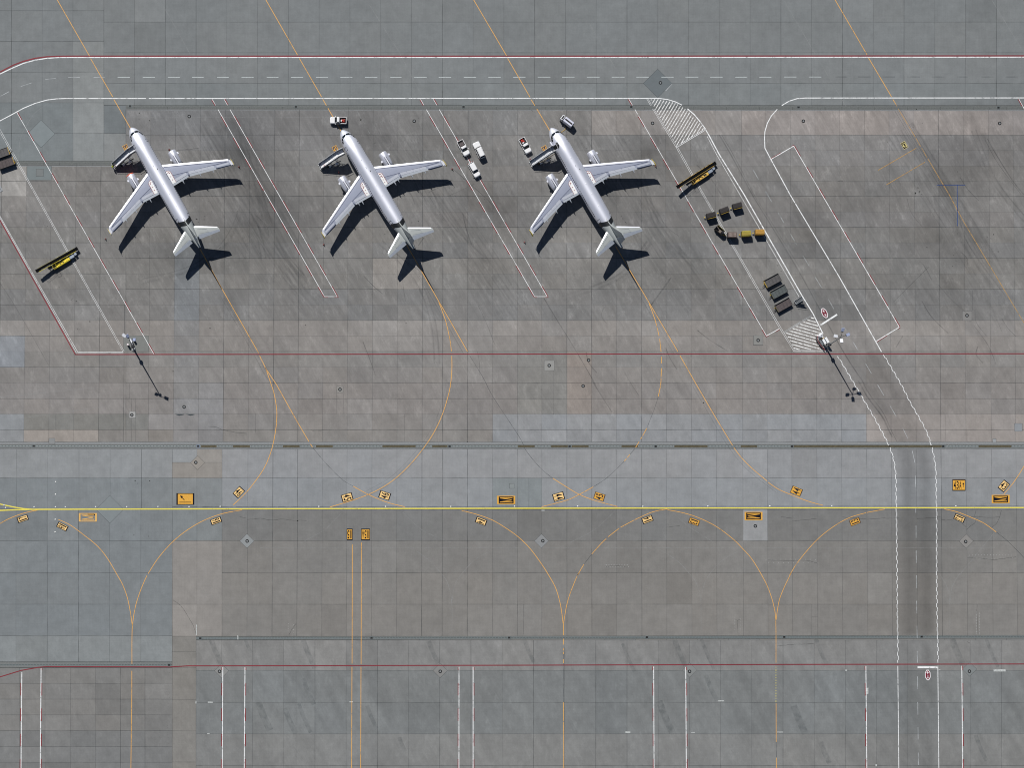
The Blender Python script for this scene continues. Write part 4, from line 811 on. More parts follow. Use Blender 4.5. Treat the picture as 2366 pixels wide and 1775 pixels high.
def fpatch(mb, s0, s1, t0, t1, off=.015, ns=4, nt_=6, f=None):
    """patch on the hull between stations and angles; f(s,th) may shift the station"""
    g = []
    for i in range(ns+1):
        for j in range(nt_+1):
            th = t0+(t1-t0)*j/nt_; s = s0+(s1-s0)*i/ns
            if f: s += f(th)
            g.append(surf(s, th, off))
    mb.add(g, [(i*(nt_+1)+j, i*(nt_+1)+j+1, (i+1)*(nt_+1)+j+1, (i+1)*(nt_+1)+j) for i in range(ns) for j in range(nt_)], True)
def th_at(s, t): zc, rx, rz = fsec(s); return math.asin(max(-1, min(1, t/rx)))
def hquad(mb, c, off=.02, n=3):    # quad on the hull from four (s,t) corners
    g = []
    for i in range(n+1):
        for j in range(n+1):
            u, v = i/n, j/n
            s = (c[0][0]*(1-u)+c[1][0]*u)*(1-v)+(c[3][0]*(1-u)+c[2][0]*u)*v; t = (c[0][1]*(1-u)+c[1][1]*u)*(1-v)+(c[3][1]*(1-u)+c[2][1]*u)*v
            g.append(surf(s, th_at(s, t), off))
    mb.add(g, [(i*(n+1)+j, i*(n+1)+j+1, (i+1)*(n+1)+j+1, (i+1)*(n+1)+j) for i in range(n) for j in range(n)], True)
LEs = lambda t: 11.49+(t-2.28)*.494
TEs = lambda t: 17.18 if t < 6.42 else 17.18+(t-6.42)*.293
zw = lambda t: 2.70+(t-2)*.108
def wz(s, t, up=1):
    c = TEs(t)-LEs(t); x = min(max((s-LEs(t))/c, 0), 1)
    tk = (.135-.035*(t-2)/15)*c*1.9; y = tk*(.2969*math.sqrt(x)-.126*x-.3516*x*x+.2843*x**3-.1036*x**4)*2.4
    return zw(t)+.10*c*.3*(1-x)+up*y*.55
def wpatch(mb, f0, f1, t0, t1, sgn, off=.012, nt_=10, ns=3):
    g = []
    for i in range(nt_+1):
        t = t0+(t1-t0)*i/nt_; a, b_ = f0(t), f1(t)
        for j in range(ns+1):
            s = a+(b_-a)*j/ns; g.append(A(s, sgn*t, wz(s, t)+off))
    mb.add(g, [(i*(ns+1)+j, i*(ns+1)+j+1, (i+1)*(ns+1)+j+1, (i+1)*(ns+1)+j) for i in range(nt_) for j in range(ns)], True)
def make_plane(dark_ail, arrows2, open_door, cover):
    root = empty('airliner', (0, 0, 0))
    b = MB(); n_ = 40
    fine = []
    for a, c in zip(FS, FS[1:]):
        k = 4 if a[0] < 7 else 2
        for i in range(k): fine.append(a[0]+(c[0]-a[0])*i/k)
    fine.append(33.75)
    def sm(s):   # smoothed section so the nose has no flats
        q = [fsec(max(0, min(33.75, s+d))) for d in (-.25, 0, .25)] if 1 < s < 33 else [fsec(s)]
        return [sum(v[k] for v in q)/len(q) for k in range(3)]
    b.loft([[A(s, sm(s)[1]*math.sin(k*2*math.pi/n_), sm(s)[0]+sm(s)[2]*math.cos(k*2*math.pi/n_)) for k in range(n_)] for s in fine])
    # belly fairing
    b.loft([[A(s, 2.15*q*math.sin(k*2*math.pi/20), 2.75+1.05*q*math.cos(k*2*math.pi/20)) for k in range(20)] for s, q in ((10.2, .1), (11.2, .7), (12.5, 1), (16.5, 1), (18.2, .75), (19.6, .1))])
    fus = b.build('fuselage', M_sil, root)
    b = MB(); fpatch(b, 27.35, 33.7, -math.pi*.98, math.pi*.98, .010, 14, 36); b.build('tail_cone', M_sil2, root)
    wav = lambda th: -.62*(abs(math.sin(th))**1.3)*(1-.25*math.cos(3*th))
    b = MB(); fpatch(b, 26.6, 27.85, -1.75, 1.75, .016, 3, 30, f=wav); b.build('tail_band', M_band, root)
    b = MB(); b.tube(A(33.72, 0, 5.08), A(33.95, 0, 5.10), .24, 12, .18); b.build('exhaust_outlet', M_blk, root)
    for q in ([(1.50, .05), (1.68, .95), (2.28, 1.0), (2.02, .05)], [(1.75, 1.04), (2.34, 1.42), (2.90, 1.28), (2.40, 1.05)], [(2.42, 1.47), (3.26, 1.68), (3.40, 1.50), (2.98, 1.31)]):
        for sg in (1, -1):
            b = MB(); hquad(b, [(s, sg*t) for s, t in q], .02); b.build('cockpit_window', M_glass, root)
    def door(s0, s1, th0, th1, sg, name='door'):
        b = MB(); w = .11
        for (a, c, e_, f_) in ((s0, s0+w, th0, th1), (s1-w, s1, th0, th1)): fpatch(b, a, c, sg*e_, sg*f_, .014, 1, 8)
        for (a, c, e_, f_) in ((s0+w, s1-w, th0, th0+.035), (s0+w, s1-w, th1-.035, th1)): fpatch(b, a, c, sg*e_, sg*f_, .014, 2, 1)
        d_ = b.build(name, M_dline, root); return d_
    if not open_door: door(4.35, 5.3, .86, 1.9, -1)
    door(4.45, 5.3, .92, 1.9, 1); door(25.1, 25.95, .80, 1.8, -1); door(25.1, 25.95, .80, 1.8, 1)
    if open_door:
        b = MB(); fpatch(b, 4.35, 5.35, -.80, -1.9, .014, 3, 8); b.build('dark_doorway_patch', M_blk, root)  # black patch on the closed hull, painted for the dark inside the doorway
        b = MB(); g = [[A(s, -(2.05+.14*math.sin((k/6-.1)*2.6)+o_), 3.2+k*.32) for k in range(7)] for s, o_ in ((3.15, 0), (3.6, .16), (4.2, .2))]
        for o_ in (0, .12): b.add([p+Vector((0, o_, 0)) for r_ in g for p in r_], [(i*7+j, i*7+j+1, (i+1)*7+j+1, (i+1)*7+j) for i in range(2) for j in range(6)], True)
        b.box(A(3.68, -2.25, 5.12), (.5, .16, .05)); b.build('open_door', M_sil, root)
    wx = [6.3+i*.533 for i in range(34)]
    for sg in (-1, 1):
        for s in wx:
            if 17.0 < s < 18.9 and False: continue
            b = MB(); fpatch(b, s-.13, s+.13, sg*1.15, sg*1.28, .016, 1, 2); b.build('cabin_window', M_glass, root)
        b = MB()
        for s in (14.4, 15.25): fpatch(b, s-.02, s+.02, sg*1.0, sg*1.5, .014, 1, 3); fpatch(b, s+.48, s+.52, sg*1.0, sg*1.5, .014, 1, 3); fpatch(b, s+.02, s+.48, sg*1.0, sg*1.03, .014, 1, 1)
        b.build('overwing_exit', M_dline, root)
    b = MB(); b.tube(surf(11.2, -.02, 0), surf(11.3, -.02, .35), .05, 6, .02); b.box(surf(12.5, .22, .03), (.16, .07, .03)); b.build('antenna', M_blk, root)
    b = MB()
    for s in (9.0, 16.2, 19.0, 22.3): b.loft([[surf(s, -.02, .01)+Vector((x, y, z)) for x, y in ((-.22, 0), (0, .07), (.22, 0), (0, -.07))] for z in (0, .1)], smooth=False)
    b.build('roof_antenna', mat('antenna_white', (250, 250, 250), .4), root)
    # fin
    def fsecn(s0, s1, z, tk, n2=8):
        up = [(i/n2) for i in range(n2+1)]; r_ = []
        y = lambda x: tk*(.2969*math.sqrt(x)-.126*x-.3516*x*x+.2843*x**3-.1036*x**4)*5
        for x in up: r_.append(A(s0+(s1-s0)*x, y(x)*(s1-s0), z))
        for x in up[::-1][1:-1]: r_.append(A(s0+(s1-s0)*x, -y(x)*(s1-s0), z))
        return r_
    b = MB(); b.loft([fsecn(25.0, 31.2, 5.75, .03), fsecn(26.0, 31.25, 6.0, .04), fsecn(27.0, 31.3, 6.35, .06), fsecn(27.9, 31.4, 6.9, .085), fsecn(31.3, 32.45, 11.76, .17)]); b.build('tail_fin', M_sil2, root)
    b = MB(); b.loft([[A(31.25, .2, 5.6), A(32.95, .02, 5.6), A(32.95, -.02, 5.6), A(31.25, -.2, 5.6)], [A(32.45, .085, 11.72), A(33.15, .02, 11.72), A(33.15, -.02, 11.72), A(32.45, -.085, 11.72)]], smooth=False); b.build('rudder', mat('rudder_paint', (150, 158, 166), .5, .1), root)
    # wings and tailplanes
    for sg in (1, -1):
        b = MB(); rings = []
        for t in (1.2, 2.3, 4, 5.2, 6.42, 8, 10, 12, 14, 15.6, 16.5):
            r_ = []; c = TEs(t)-LEs(t); L0 = LEs(t)
            xs = (0, .01, .04, .1, .2, .35, .5, .7, .85, 1)
            for x in xs: r_.append(A(L0+c*x, sg*t, wz(L0+c*x, t, 1)))
            for x in xs[::-1][1:-1]: r_.append(A(L0+c*x, sg*t, wz(L0+c*x, t, -1)))
            rings.append(r_)
        t = 16.95; c = 1.35
        rings.append([A(19.15+c*x, sg*t, zw(t)+.05*(1 if i < 10 else -1)) for i, x in enumerate(list(xs)+list(xs[::-1][1:-1]))])
        b.loft(rings); wing = b.build('wing', M_wing, root)
        b = MB(); wpatch(b, LEs, lambda t: LEs(t)+.62-.012*(t-2), 2.05, 16.35, sg, .016, 14, 4); b.build('slat', M_slat, wing)
        b = MB()
        for s0, t0, s1, t1 in ((12.3, 2.2, 19.1, 16.0),): wpatch(b, lambda t: LEs(t)+.63-.012*(t-2), lambda t: LEs(t)+.77-.012*(t-2), 2.2, 15.9, sg, .017, 14, 1)
        sp = lambda t: 14.95+(t-3.3)*.305
        wpatch(b, sp, lambda t: sp(t)+.14, 3.0, 16.0, sg, .017, 14, 1); wpatch(b, lambda t: LEs(t)+.7, lambda t: sp(t)+.05, 15.95, 16.02, sg, .017, 1, 4)
        for tt in (6.6,): wpatch(b, lambda t: TEs(t)-.75, lambda t: TEs(t)-.02, tt-.06, tt+.06, sg, .05, 1, 2)
        b.build('panel_seam', M_line, wing)
        b = MB(); wpatch(b, lambda t: sp(t)+.1 if t > 3.3 else 15.0, lambda t: TEs(t)-1.0, 3.0, 6.3, sg, .012, 6, 3); b.build('rear_wing_panel', M_wing2, wing)
        b = MB(); wpatch(b, lambda t: 15.95, lambda t: 16.62, 3.05, 6.15, sg, .03, 4, 2); b.build('spoiler', M_spoil, wing)
        for i in range(4):
            t0 = 6.75+i*1.5; b = MB(); wpatch(b, lambda t: TEs(t)-1.28+.03*(t-6), lambda t: TEs(t)-.58+.012*(t-6), t0, t0+1.44, sg, .03, 3, 2); b.build('spoiler', M_spoil, wing)
        b = MB(); wpatch(b, lambda t: TEs(t)-.46, lambda t: TEs(t)+.04, 2.0, 6.28, sg, .028, 4, 2); b.build('flap', M_flap, wing)
        b = MB(); wpatch(b, lambda t: TEs(t)-.5, lambda t: TEs(t)+.05, 6.62, 12.9, sg, .028, 8, 2); b.build('flap', M_flap, wing)
        b = MB(); wpatch(b, lambda t: TEs(t)-.82, lambda t: TEs(t)-.45, 13.25, 16.1, sg, .026, 4, 2); b.build('aileron_hinge_panel', M_spoil, wing)
        b = MB(); q = []
        dr = .30 if (dark_ail == 2 or (dark_ail == 1 and sg == -1)) else .05
        for t in (13.2, 14.6, 16.1): q += [A(TEs(t)-.46, sg*t, wz(TEs(t)-.46, t)+.03), A(TEs(t)+.06, sg*t, wz(TEs(t), t)-dr), A(TEs(t)-.46, sg*t, wz(TEs(t)-.46, t)-.06)]
        b.add(q, [(0, 1, 4, 3), (3, 4, 7, 6), (1, 2, 5, 4), (4, 5, 8, 7), (0, 2, 1), (6, 7, 8)]); b.build('aileron', M_aild if dr > .1 else M_ail, wing)
        # walkway marking
        b = MB(); wpatch(b, lambda t: 13.35+(.5*((t-2.0)/.95)**3), lambda t: 16.70, 2.02, 2.98, sg, .026, 6, 8)
        wk = b.build('walkway_marking', M_walk, wing); b = MB()
        wpatch(b, lambda t: 13.85, lambda t: 16.70, 2.97, 3.06, sg, .028, 1, 8); wpatch(b, lambda t: 13.27+(.5*((t-2.0)/.95)**3), lambda t: 13.36+(.5*((t-2.0)/.95)**3), 2.1, 2.98, sg, .028, 6, 1)
        for s0 in ((13.75, 14.35) if arrows2 else (13.8,)):
            for k in range(6):
                a0 = R(-30+k*22); t_ = 2.42+.26*math.sin(a0)-.0; s_ = s0+.25-.25*math.cos(a0)+(.12 if k > 3 else 0)
                wpatch(b, lambda t: s_-.07, lambda t: s_+.10, t_-.06, t_+.08, sg, .03, 1, 1)
        for s0 in ((15.3, 16.05) if arrows2 else (14.95, 15.8)): wpatch(b, lambda t: s0-.08, lambda t: s0+.12, 2.42, 2.60, sg, .03, 1, 1)
        b.build('red_marks', M_wred, wk)
        # flap track fairings
        for t, l_, w_ in ((4.55, .95, .19), (5.6, .45, .1) if not arrows2 else (5.55, .75, .15), (8.9, .85, .2), (12.0, .75, .18)):
            b = MB(); s0 = TEs(t)-2.2; e_ = TEs(t)+l_
            b.loft([[A(s, sg*t+w_*q*math.sin(k*math.pi/4), wz(min(s, TEs(t)), t, -1)-.12+zo+.22*q*math.cos(k*math.pi/4)) for k in range(8)] for s, q, zo in ((s0, .1, .1), (s0+.8, 1, 0), (TEs(t)-.1, 1.0, .0), (TEs(t)+l_*.4, .7, .02), (e_, .06, .05))]); b.build('flap_track_fairing', M_flap, wing)
        # wing tip fence
        b = MB(); prof = [(18.75, 0), (19.3, .5), (20.0, .95), (20.45, 1.0), (20.7, .35), (20.55, -.1), (20.55, -.75), (20.2, -.8), (19.6, -.5)]
        zt = zw(17)+.02
        pr = [[A(s, sg*tt, zt+z*.8) for s, z in prof] for tt in (16.97, 17.03)]; b.loft(pr, smooth=False); b.build('wing_tip_fence', M_yel, wing)
        b = MB(); g = []
        for t, a_, c_ in ((16.40, LEs(16.4), TEs(16.4)+.02), (16.7, 18.9, 20.15), (16.9, 19.2, 20.35), (16.98, 19.45, 20.5)):
            for x in (0, .5, 1): g.append(A(a_+(c_-a_)*x, sg*t, zw(t)+.20-.06*x))
        b.add(g, [(i*3+j, i*3+j+1, i*3+j+4, i*3+j+3) for i in range(3) for j in range(2)], True); b.build('wing_tip', M_slat, wing)
        # engine
        ex, ez = 5.75, 1.86; en = MB(); ring = lambda s, r, z=0: [A(s, sg*ex+r*math.sin(k*2*math.pi/28), ez+z+r*math.cos(k*2*math.pi/28)) for k in range(28)]
        en.loft([ring(9.95, .80), ring(9.62, .84), ring(9.45, .91), ring(9.5, .99), ring(9.8, 1.06), ring(10.5, 1.12), ring(11.6, 1.10), ring(12.6, .98), ring(13.4, .80, .02), ring(13.35, .68, .02)], cap=False)
        nac = en.build('engine_nacelle', M_nac, root)
        b = MB(); b.loft([ring(9.97, .8), ring(9.99, .02)], cap=False); b.loft([ring(13.3, .66), ring(13.8, .45), ring(14.2, .3)], cap=True); b.build('engine_core', M_blk, nac)
        b = MB()
        for o_ in (-.30, .16): b.poly([A(10.7+(.15 if o_ > 0 else 0), sg*ex+o_, ez+1.135), A(10.7, sg*ex+o_+.09, ez+1.14), A(12.95, sg*ex+o_+.11+.04, ez+.99), A(12.95, sg*ex+o_+.02, ez+.99)])
        b.build('nacelle_gap', M_blk, nac, fix=False)
        b = MB()
        for sd in (-1, 1):
            s_ = 10.55 if sd*sg > 0 else 11.3
            b.loft([[A(s_+x, sg*ex+sd*y, ez+.42+z) for x, y in ((-.28, 1.02), (.28, 1.04), (.30, y1), (-.1, y1))] for z, y1 in ((-.05, 1.34 if not arrows2 else 1.42), (.05, 1.30 if not arrows2 else 1.40))], smooth=False)
        b.build('nacelle_strake', M_slat, nac)
        b = MB(); b.loft([[A(s, sg*ex+y, z) for y, z in ((-w_, z0), (w_, z0), (w_*.7, z1), (-w_*.7, z1))] for s, w_, z0, z1 in ((11.1, .05, ez+1.05, ez+1.16), (12.2, .14, ez+.9, ez+1.22), (13.2, .20, ez+.7, 3.22), (14.6, .12, 2.5, 3.0))]); b.build('engine_pylon', M_slat, nac)
        if cover and sg == -1:
            b = MB(); b.loft([ring(9.36, .72), ring(9.38, .96), ring(9.62, 1.04), ring(9.62, .9)], cap=False); b.loft([ring(9.37, .73), ring(9.33, .02)], cap=False); b.build('inlet_cover', M_or, nac)
        # tailplane
        b = MB(); rs = []
        for t, a_, c_, z_ in ((.7, 28.25, 31.85, 5.02), (1.35, 28.62, 31.98, 5.08), (6.0, 31.55, 32.72, 5.55), (6.22, 31.9, 32.85, 5.57)):
            rs.append([A(a_+(c_-a_)*x, sg*t, z_+(c_-a_)*.028*y_) for x, y_ in ((0, 0), (.03, .7), (.15, 1.3), (.4, 1.3), (.75, .5), (1, 0), (.75, -.5), (.4, -1.3), (.15, -1.3), (.03, -.7))])
        b.loft(rs); tp = b.build('tailplane', M_sil2, root)
        b = MB(); b.add([A(30.95, sg*1.2, 5.20), A(32.0, sg*1.0, 5.10), A(32.86, sg*6.15, 5.60), A(32.35, sg*6.15, 5.62)], [(0, 1, 2, 3)]); b.build('elevator', mat('elevator_paint', (142, 149, 160), .5, .1), tp, fix=False)
        b = MB(); lf = lambda t: 28.25+(t-.7)*.622
        b.add([A(28.62, sg*1.35, 5.12), A(29.0, sg*1.35, 5.25), A(31.75, sg*6.0, 5.63), A(31.55, sg*6.0, 5.575)], [(0, 1, 2, 3)]); b.build('tailplane_leading_edge', M_slat, tp, fix=False)
        b = MB(); zz = lambda s, t: 5.265+(t-1.35)*.087
        for q in (((29.6, 1.5), (29.66, 1.5), (30.75, 3.6), (30.7, 3.6)), ((30.7, 1.5), (30.75, 1.5), (31.5, 3.6), (31.45, 3.6)), ((30.7, 3.55), (31.5, 3.55), (31.5, 3.62), (30.74, 3.62))):
            b.poly([A(s, sg*t, zz(s, t)) for s, t in q])
        b.build('access_panel', mat('faint_panel_line', (150, 156, 160), .7), tp, fix=False)
        # main gear
        b = MB(); b.tube(A(16.15, sg*3.8, 2.8), A(16.15, sg*3.8, .58), .12); mg = b.build('main_landing_gear', M_grey, root); b = MB()
        for o_ in (-.46, .46): b.tube(A(16.15, sg*3.8+o_-.19, .58), A(16.15, sg*3.8+o_+.19, .58), .58, 18)
        b.build('tyre', M_tyre, mg)
    b = MB(); b.tube(A(5.07, 0, 2.2), A(5.07, 0, .38), .09); ng = b.build('nose_landing_gear', M_grey, root); b = MB()
    for o_ in (-.26, .26): b.tube(A(5.07, o_-.11, .38), A(5.07, o_+.11, .38), .38, 16)
    b.build('tyre', M_tyre, ng)
    return root
def place_plane(root, nose, tail, label):
    n0, t0 = G(nose[0], nose[1], 3.3), G(tail[0], tail[1], 5.1); d = (n0-t0); ang = math.atan2(d.y, d.x); mid = (n0+t0)/2
    f = Vector((math.cos(ang), math.sin(ang), 0)); root.location = mid+f*16.9; root.location.z = 0; root.rotation_euler.z = ang
    tag(root, label, 'airliner', 'silver airliners parked on the stands')
PL = []
for a, ns_, tl_, lb in (((1, False, False, True), (302.7, 295.1), (461.6, 571.6), 'left silver airliner with an orange cover on one engine'), ((2, True, False, False), (789.7, 300.5), (956.6, 574.6), 'middle silver airliner with a white pickup parked at its nose'), ((2, False, True, False), (1272.6, 295.3), (1437.3, 572.4), 'right silver airliner with its front left door open')):
    p = make_plane(*a); place_plane(p, ns_, tl_, lb); PL.append(p)

# ------------------------------------------------------------------ boarding stairs
M_stp = mat('stair_panel_grey', (128, 132, 140), .5, .3); M_stw = mat('stair_white', (232, 234, 236), .5); M_step = mat('step_grey', (226, 228, 230), .55, .1, var=.06); M_steel = mat('steel_frame', (128, 132, 136), .5, .4)
M_dk = mat('dark_chassis', (34, 36, 40), .7, var=.3); M_ybar = mat('yellow_bar', (214, 162, 58), .6)
def wheel(b, x, y, r, w, along='y'):
    b.tube((x, y-w/2, r), (x, y+w/2, r), r, 16)
def rx(e, name, fn, m):
    b = MB(); fn(b); return b.build(name, m, e)
def make_stairs(step_m, yellow):
    root = empty('boarding_stairs', (0, 0, 0)); Wd = .66; H = 3.38; LS = 4.5; LP = 1.75; N = 18
    b = MB()
    for i in range(N):
        x0 = .2+LS*i/N; z = .35+(H-.35)*(i+1)/N; b.box((x0+LS/N/2+.03, 0, z-.03), (LS/N/2+.03, Wd-.03, .025)); b.box((x0+.015, 0, z-.12), (.012, Wd-.03, .08))
    b.build('steps', step_m, root)
    b = MB(); b.box((.2+LS+LP/2, 0, H-.03), (LP/2, Wd-.03, .04)); pf_ = b.build('platform', step_m, root)
    b = MB(); b.box((.2+LS+LP-.05, 0, H+.02), (.08, Wd, .06)); b.build('bumper', M_dk, pf_)
    for sg in (1, -1):
        y = sg*Wd; b = MB()
        pr = [(-.05, .18), (.2, .18), (.2+LS, H-.35), (.2+LS+LP, H-.35), (.2+LS+LP, H+.84), (.2+LS+.1, H+.84), (.0, 1.08), (-.05, .95)]
        b.loft([[Vector((x, y-sg*.0, z)) for x, z in pr], [Vector((x, y+sg*.045, z)) for x, z in pr]], smooth=False); sp_ = b.build('side_panel', M_stp, root)
        b = MB(); b.tube((-.05, y+sg*.02, 1.42), (.2+LS+.1, y+sg*.02, H+1.28), .03); b.tube((.2+LS+.1, y+sg*.02, H+1.28), (.2+LS+LP, y+sg*.02, H+1.28), .045)
        for t in (0, .22, .45, .7, 1): b.tube((-.05+(LS+.35)*t, y+sg*.02, .9+(H-.05)*t), (-.05+(LS+.35)*t, y+sg*.02, 1.15+(H-.05)*t), .022)
        b.tube((.2+LS+LP, y+sg*.02, H+.8), (.2+LS+LP, y+sg*.02, H+1.12), .03); b.build('handrail', M_stw, sp_)
    b = MB(); b.box((-.1, Wd-.15, .3), (.05, .1, .25)); b.box((-.1, -Wd+.15, .3), (.05, .1, .25)); b.bar((-.08, -Wd, .55), (-.08, Wd, .55), .06, .1); b.build('foot_guard', M_stw, root)
    b = MB()
    for sg in (1, -1):
        b.bar((-.1, sg*.5, .45), (5.2, sg*.5, .45), .12, .14); b.bar((4.1, sg*.45, .5), (5.3, sg*.45, H-.15), .09, .09); b.bar((2.6, sg*.5, .5), (3.0, sg*.5, 1.9), .08, .08)
    b.bar((4.3, -1.75, .35), (4.3, 1.1, .35), .14, .12); b.bar((1.9, -1.1, .4), (1.9, .9, .4), .12, .12); b.bar((2.2, -1.15, .5), (4.3, -1.35, .5), .10, .12); b.bar((4.3, -1.2, .5), (5.4, -2.3, .2), .07, .07); b.bar((4.4, -1.0, .5), (5.8, -1.9, .2), .07, .07)
    ch = b.build('chassis', M_steel, root)
    b = MB(); b.box((3.9, -1.3, .75), (.35, .22, .3)); b.box((2.3, -1.05, .55), (.3, .16, .2)); b.build('power_pack', M_stw, root)
    for x, y in ((1.9, .95), (1.9, -.95), (4.3, .95), (4.3, -.95)):
        b = MB(); wheel(b, x, y, .33, .2); b.build('wheel', M_tyre, root)
    if yellow:
        b = MB(); b.bar((1.6, -.86, .55), (5.9, -.86, 1.9), .10, .10); b.build('lift_arm', M_ybar, root)
        b = MB(); b.loft([[Vector((.2+LS+LP+x, y, z)) for y, z in ((-.8, H), (-.78, H+2.0), (0, H+2.25), (.78, H+2.0), (.8, H))] for x in (0, .5)], smooth=False, closed=False, cap=False); b.build('weather_hood', M_dk, root)
        b = MB()
        for x in (0.0,): b.tube((.2+LS+LP+x, -.8, H+1.95), (.2+LS+LP+x, .8, H+1.95), .05)
        b.build('hood_frame', M_stw, root)
    return root
def place_line(e, foot, top, hf=1.0, ht=4.3, off=0.0):
    a, c = G(foot[0], foot[1], hf), G(top[0], top[1], ht); d = c-a; e.location = (a.x, a.y, 0); e.rotation_euler.z = math.atan2(d.y, d.x); return d.length
M_steplt = mat('step_bright', (244, 244, 244), .5, .05, var=.05)
S1 = make_stairs(M_step, False); L1 = place_line(S1, (261.6, 382.7), (309.8, 344.8)); S1.rotation_euler.z = R(32.5); tag(S1, 'boarding stairs at the left plane with a worker at the foot', 'stairs', 'mobile boarding stairs')
S2 = make_stairs(M_steplt, False); place_line(S2, (738.9, 384), (797.2, 347.8)); S2.rotation_euler.z = R(27); tag(S2, 'boarding stairs with bright steps at the middle plane', 'stairs', 'mobile boarding stairs')
S3 = make_stairs(M_step, True); place_line(S3, (1227.2, 377.5), (1277.5, 346.0)); S3.rotation_euler.z = R(28.5); tag(S3, 'boarding stairs with dark hood at the open door of the right plane', 'stairs', 'mobile boarding stairs')

# ------------------------------------------------------------------ cars, pickups
M_car = mat('white_car_paint', (240, 240, 240), .25, 0, var=.02, coat=.6); M_lamp = mat('headlamp', (205, 212, 222), .15, .2); M_tail = mat('tail_lamp', (150, 16, 18), .3); M_bed = mat('bed_liner', (40, 40, 42), .8, var=.3); M_cargo = mat('brown_cargo', (84, 78, 78), .85, var=.4, scale=6); M_redc = mat('red_equipment', (176, 44, 30), .5, var=.3, scale=6)
def make_car(kind, L=3.95, Wd=1.66):
    root = empty({'pickup': 'pickup_truck', 'suv': 'station_wagon', 'hatch': 'hatchback_car'}[kind], (0, 0, 0)); hl, hw = L/2, Wd/2
    def rr(xa, xb, w, r, z, bow=0): return ring_rr((xb-xa)/2, w, r, z, 5, (xa+xb)/2)
    b = MB(); xb0 = -hl
    if kind == 'pickup':
        cabr = -.35    # back of the cab
        b.loft([rr(cabr, hl, hw*.94, .28, .30), rr(cabr, hl, hw, .32, .5), rr(cabr, hl, hw*.99, .34, .82), rr(cabr, hl-.05, hw*.95, .36, .96), rr(cabr, hl-.2, hw*.86, .36, 1.02)])
        b.box((-hl+.82, 0, .5), (.80, hw*.96, .2))
    else:
        b.loft([rr(-hl, hl, hw*.94, .3, .30), rr(-hl, hl, hw, .36, .5), rr(-hl, hl, hw*.99, .38, .82), rr(-hl+.03, hl-.06, hw*.94, .40, .95), rr(-hl+.12, hl-.2, hw*.86, .4, 1.0)])
    body = b.build('body', M_car, root)
    if kind == 'pickup': g0, g1, r0, r1, zr = -.38, .92, -.28, .30, 1.62
    elif kind == 'suv': g0, g1, r0, r1, zr = -hl+.06, .82, -hl+.22, .32, 1.72
    else: g0, g1, r0, r1, zr = -hl+.10, .95, -hl+.42, .35, 1.48
    b = MB(); b.loft([rr(g0, g1, hw*.93, .22, .93), rr(g0+.02, g1-.08, hw*.90, .2, 1.06), rr(r0, r1, hw*.74, .18, zr)]); b.build('windows', M_glass, root)
    b = MB(); b.loft([rr(r0-.01, r1+.03, hw*.76, .18, zr-.02), rr(r0, r1, hw*.75, .18, zr+.03), rr(r0+.1, r1-.1, hw*.62, .15, zr+.055)]); rf = b.build('roof', M_car, root)
    b = MB()
    for sg in (1, -1):
        b.bar((g1-.08, sg*hw*.86, 1.02), (r1, sg*hw*.73, zr), .06, .05); b.bar((g0+.04, sg*hw*.88, 1.0), (r0+.02, sg*hw*.73, zr), .10, .06)
        if kind != 'pickup': b.bar(((g0+g1)/2-.1, sg*hw*.93, 1.0), ((r0+r1)/2-.1, sg*hw*.765, zr), .06, .04)
    b.build('pillars', M_car, rf)
    for sg in (1, -1):
        b = MB(); b.box((hl-.12, sg*(hw-.24), .74), (.10, .16, .09)); b.build('headlight', M_lamp, root)
        b = MB(); b.box((-hl+.02, sg*(hw-.14), .78), (.05, .10, .14)); b.build('tail_light', M_tail, root)
        b = MB(); b.box((g1-.28, sg*(hw+.09), 1.03), (.07, .10, .07)); b.build('mirror', M_car if kind != 'suv' else M_dk, root)
    for x in (hl-.75, -hl+.8):
        for sg in (1, -1):
            b = MB(); wheel(b, x, sg*(hw-.1), .33, .2); w_ = b.build('wheel', M_tyre, root)
            b = MB(); b.tube((x, sg*(hw-.02), .33), (x, sg*(hw+.012), .33), .19, 12); b.build('rim', M_grey, w_)
    if kind == 'pickup':
        b = MB(); b.box((-hl+.82, 0, .72), (.74, hw-.12, .02)); bed = b.build('cargo_bed', M_bed, root); b = MB()
        for sg in (1, -1): b.box((-hl+.82, sg*(hw-.06), .82), (.80, .05, .20))
        b.box((-hl+.04, 0, .82), (.045, hw-.1, .20)); b.build('bed_side', M_car, bed)
    if kind == 'suv':
        b = MB()
        for sg in (1, -1): b.tube((r0+.2, sg*hw*.6, zr+.1), (r1-.2, sg*hw*.6, zr+.1), .025)
        b.build('roof_rail', M_grey, rf)
    if kind == 'hatch':
        b = MB(); b.box((-hl+.06, 0, .98), (.05, hw*.62, .04)); b.build('rear_spoiler', M_car, root)
    return root
def put(e, px, py, h, ang, label, cat, group=None):
    e.location = G(px, py, h); e.location.z = 0; e.rotation_euler.z = R(ang); return tag(e, label, cat, group)
pkA = make_car('pickup'); put(pkA, 781.5, 277.6, .9, 179, 'white pickup with red and white gear in its bed, ahead of the middle plane', 'pickup', 'white pickups')
pkB = copy_tree(pkA); put(pkB, 1071, 341.5, .9, -61, 'white pickup carrying a dark load, on the boundary line', 'pickup', 'white pickups')
pkE = copy_tree(pkA); put(pkE, 1213.6, 335.8, .9, -61, 'white pickup with a red load left of the right plane', 'pickup', 'white pickups')
suv = make_car('suv', 4.15, 1.72); put(suv, 1107, 346, .95, 115, 'white station wagon with roof rails, nose pointing up', 'car')
hat = make_car('hatch', 3.85, 1.66); put(hat, 1095.7, 391.6, .85, -60.5, 'white hatchback parked below the wagon, nose pointing down', 'car')
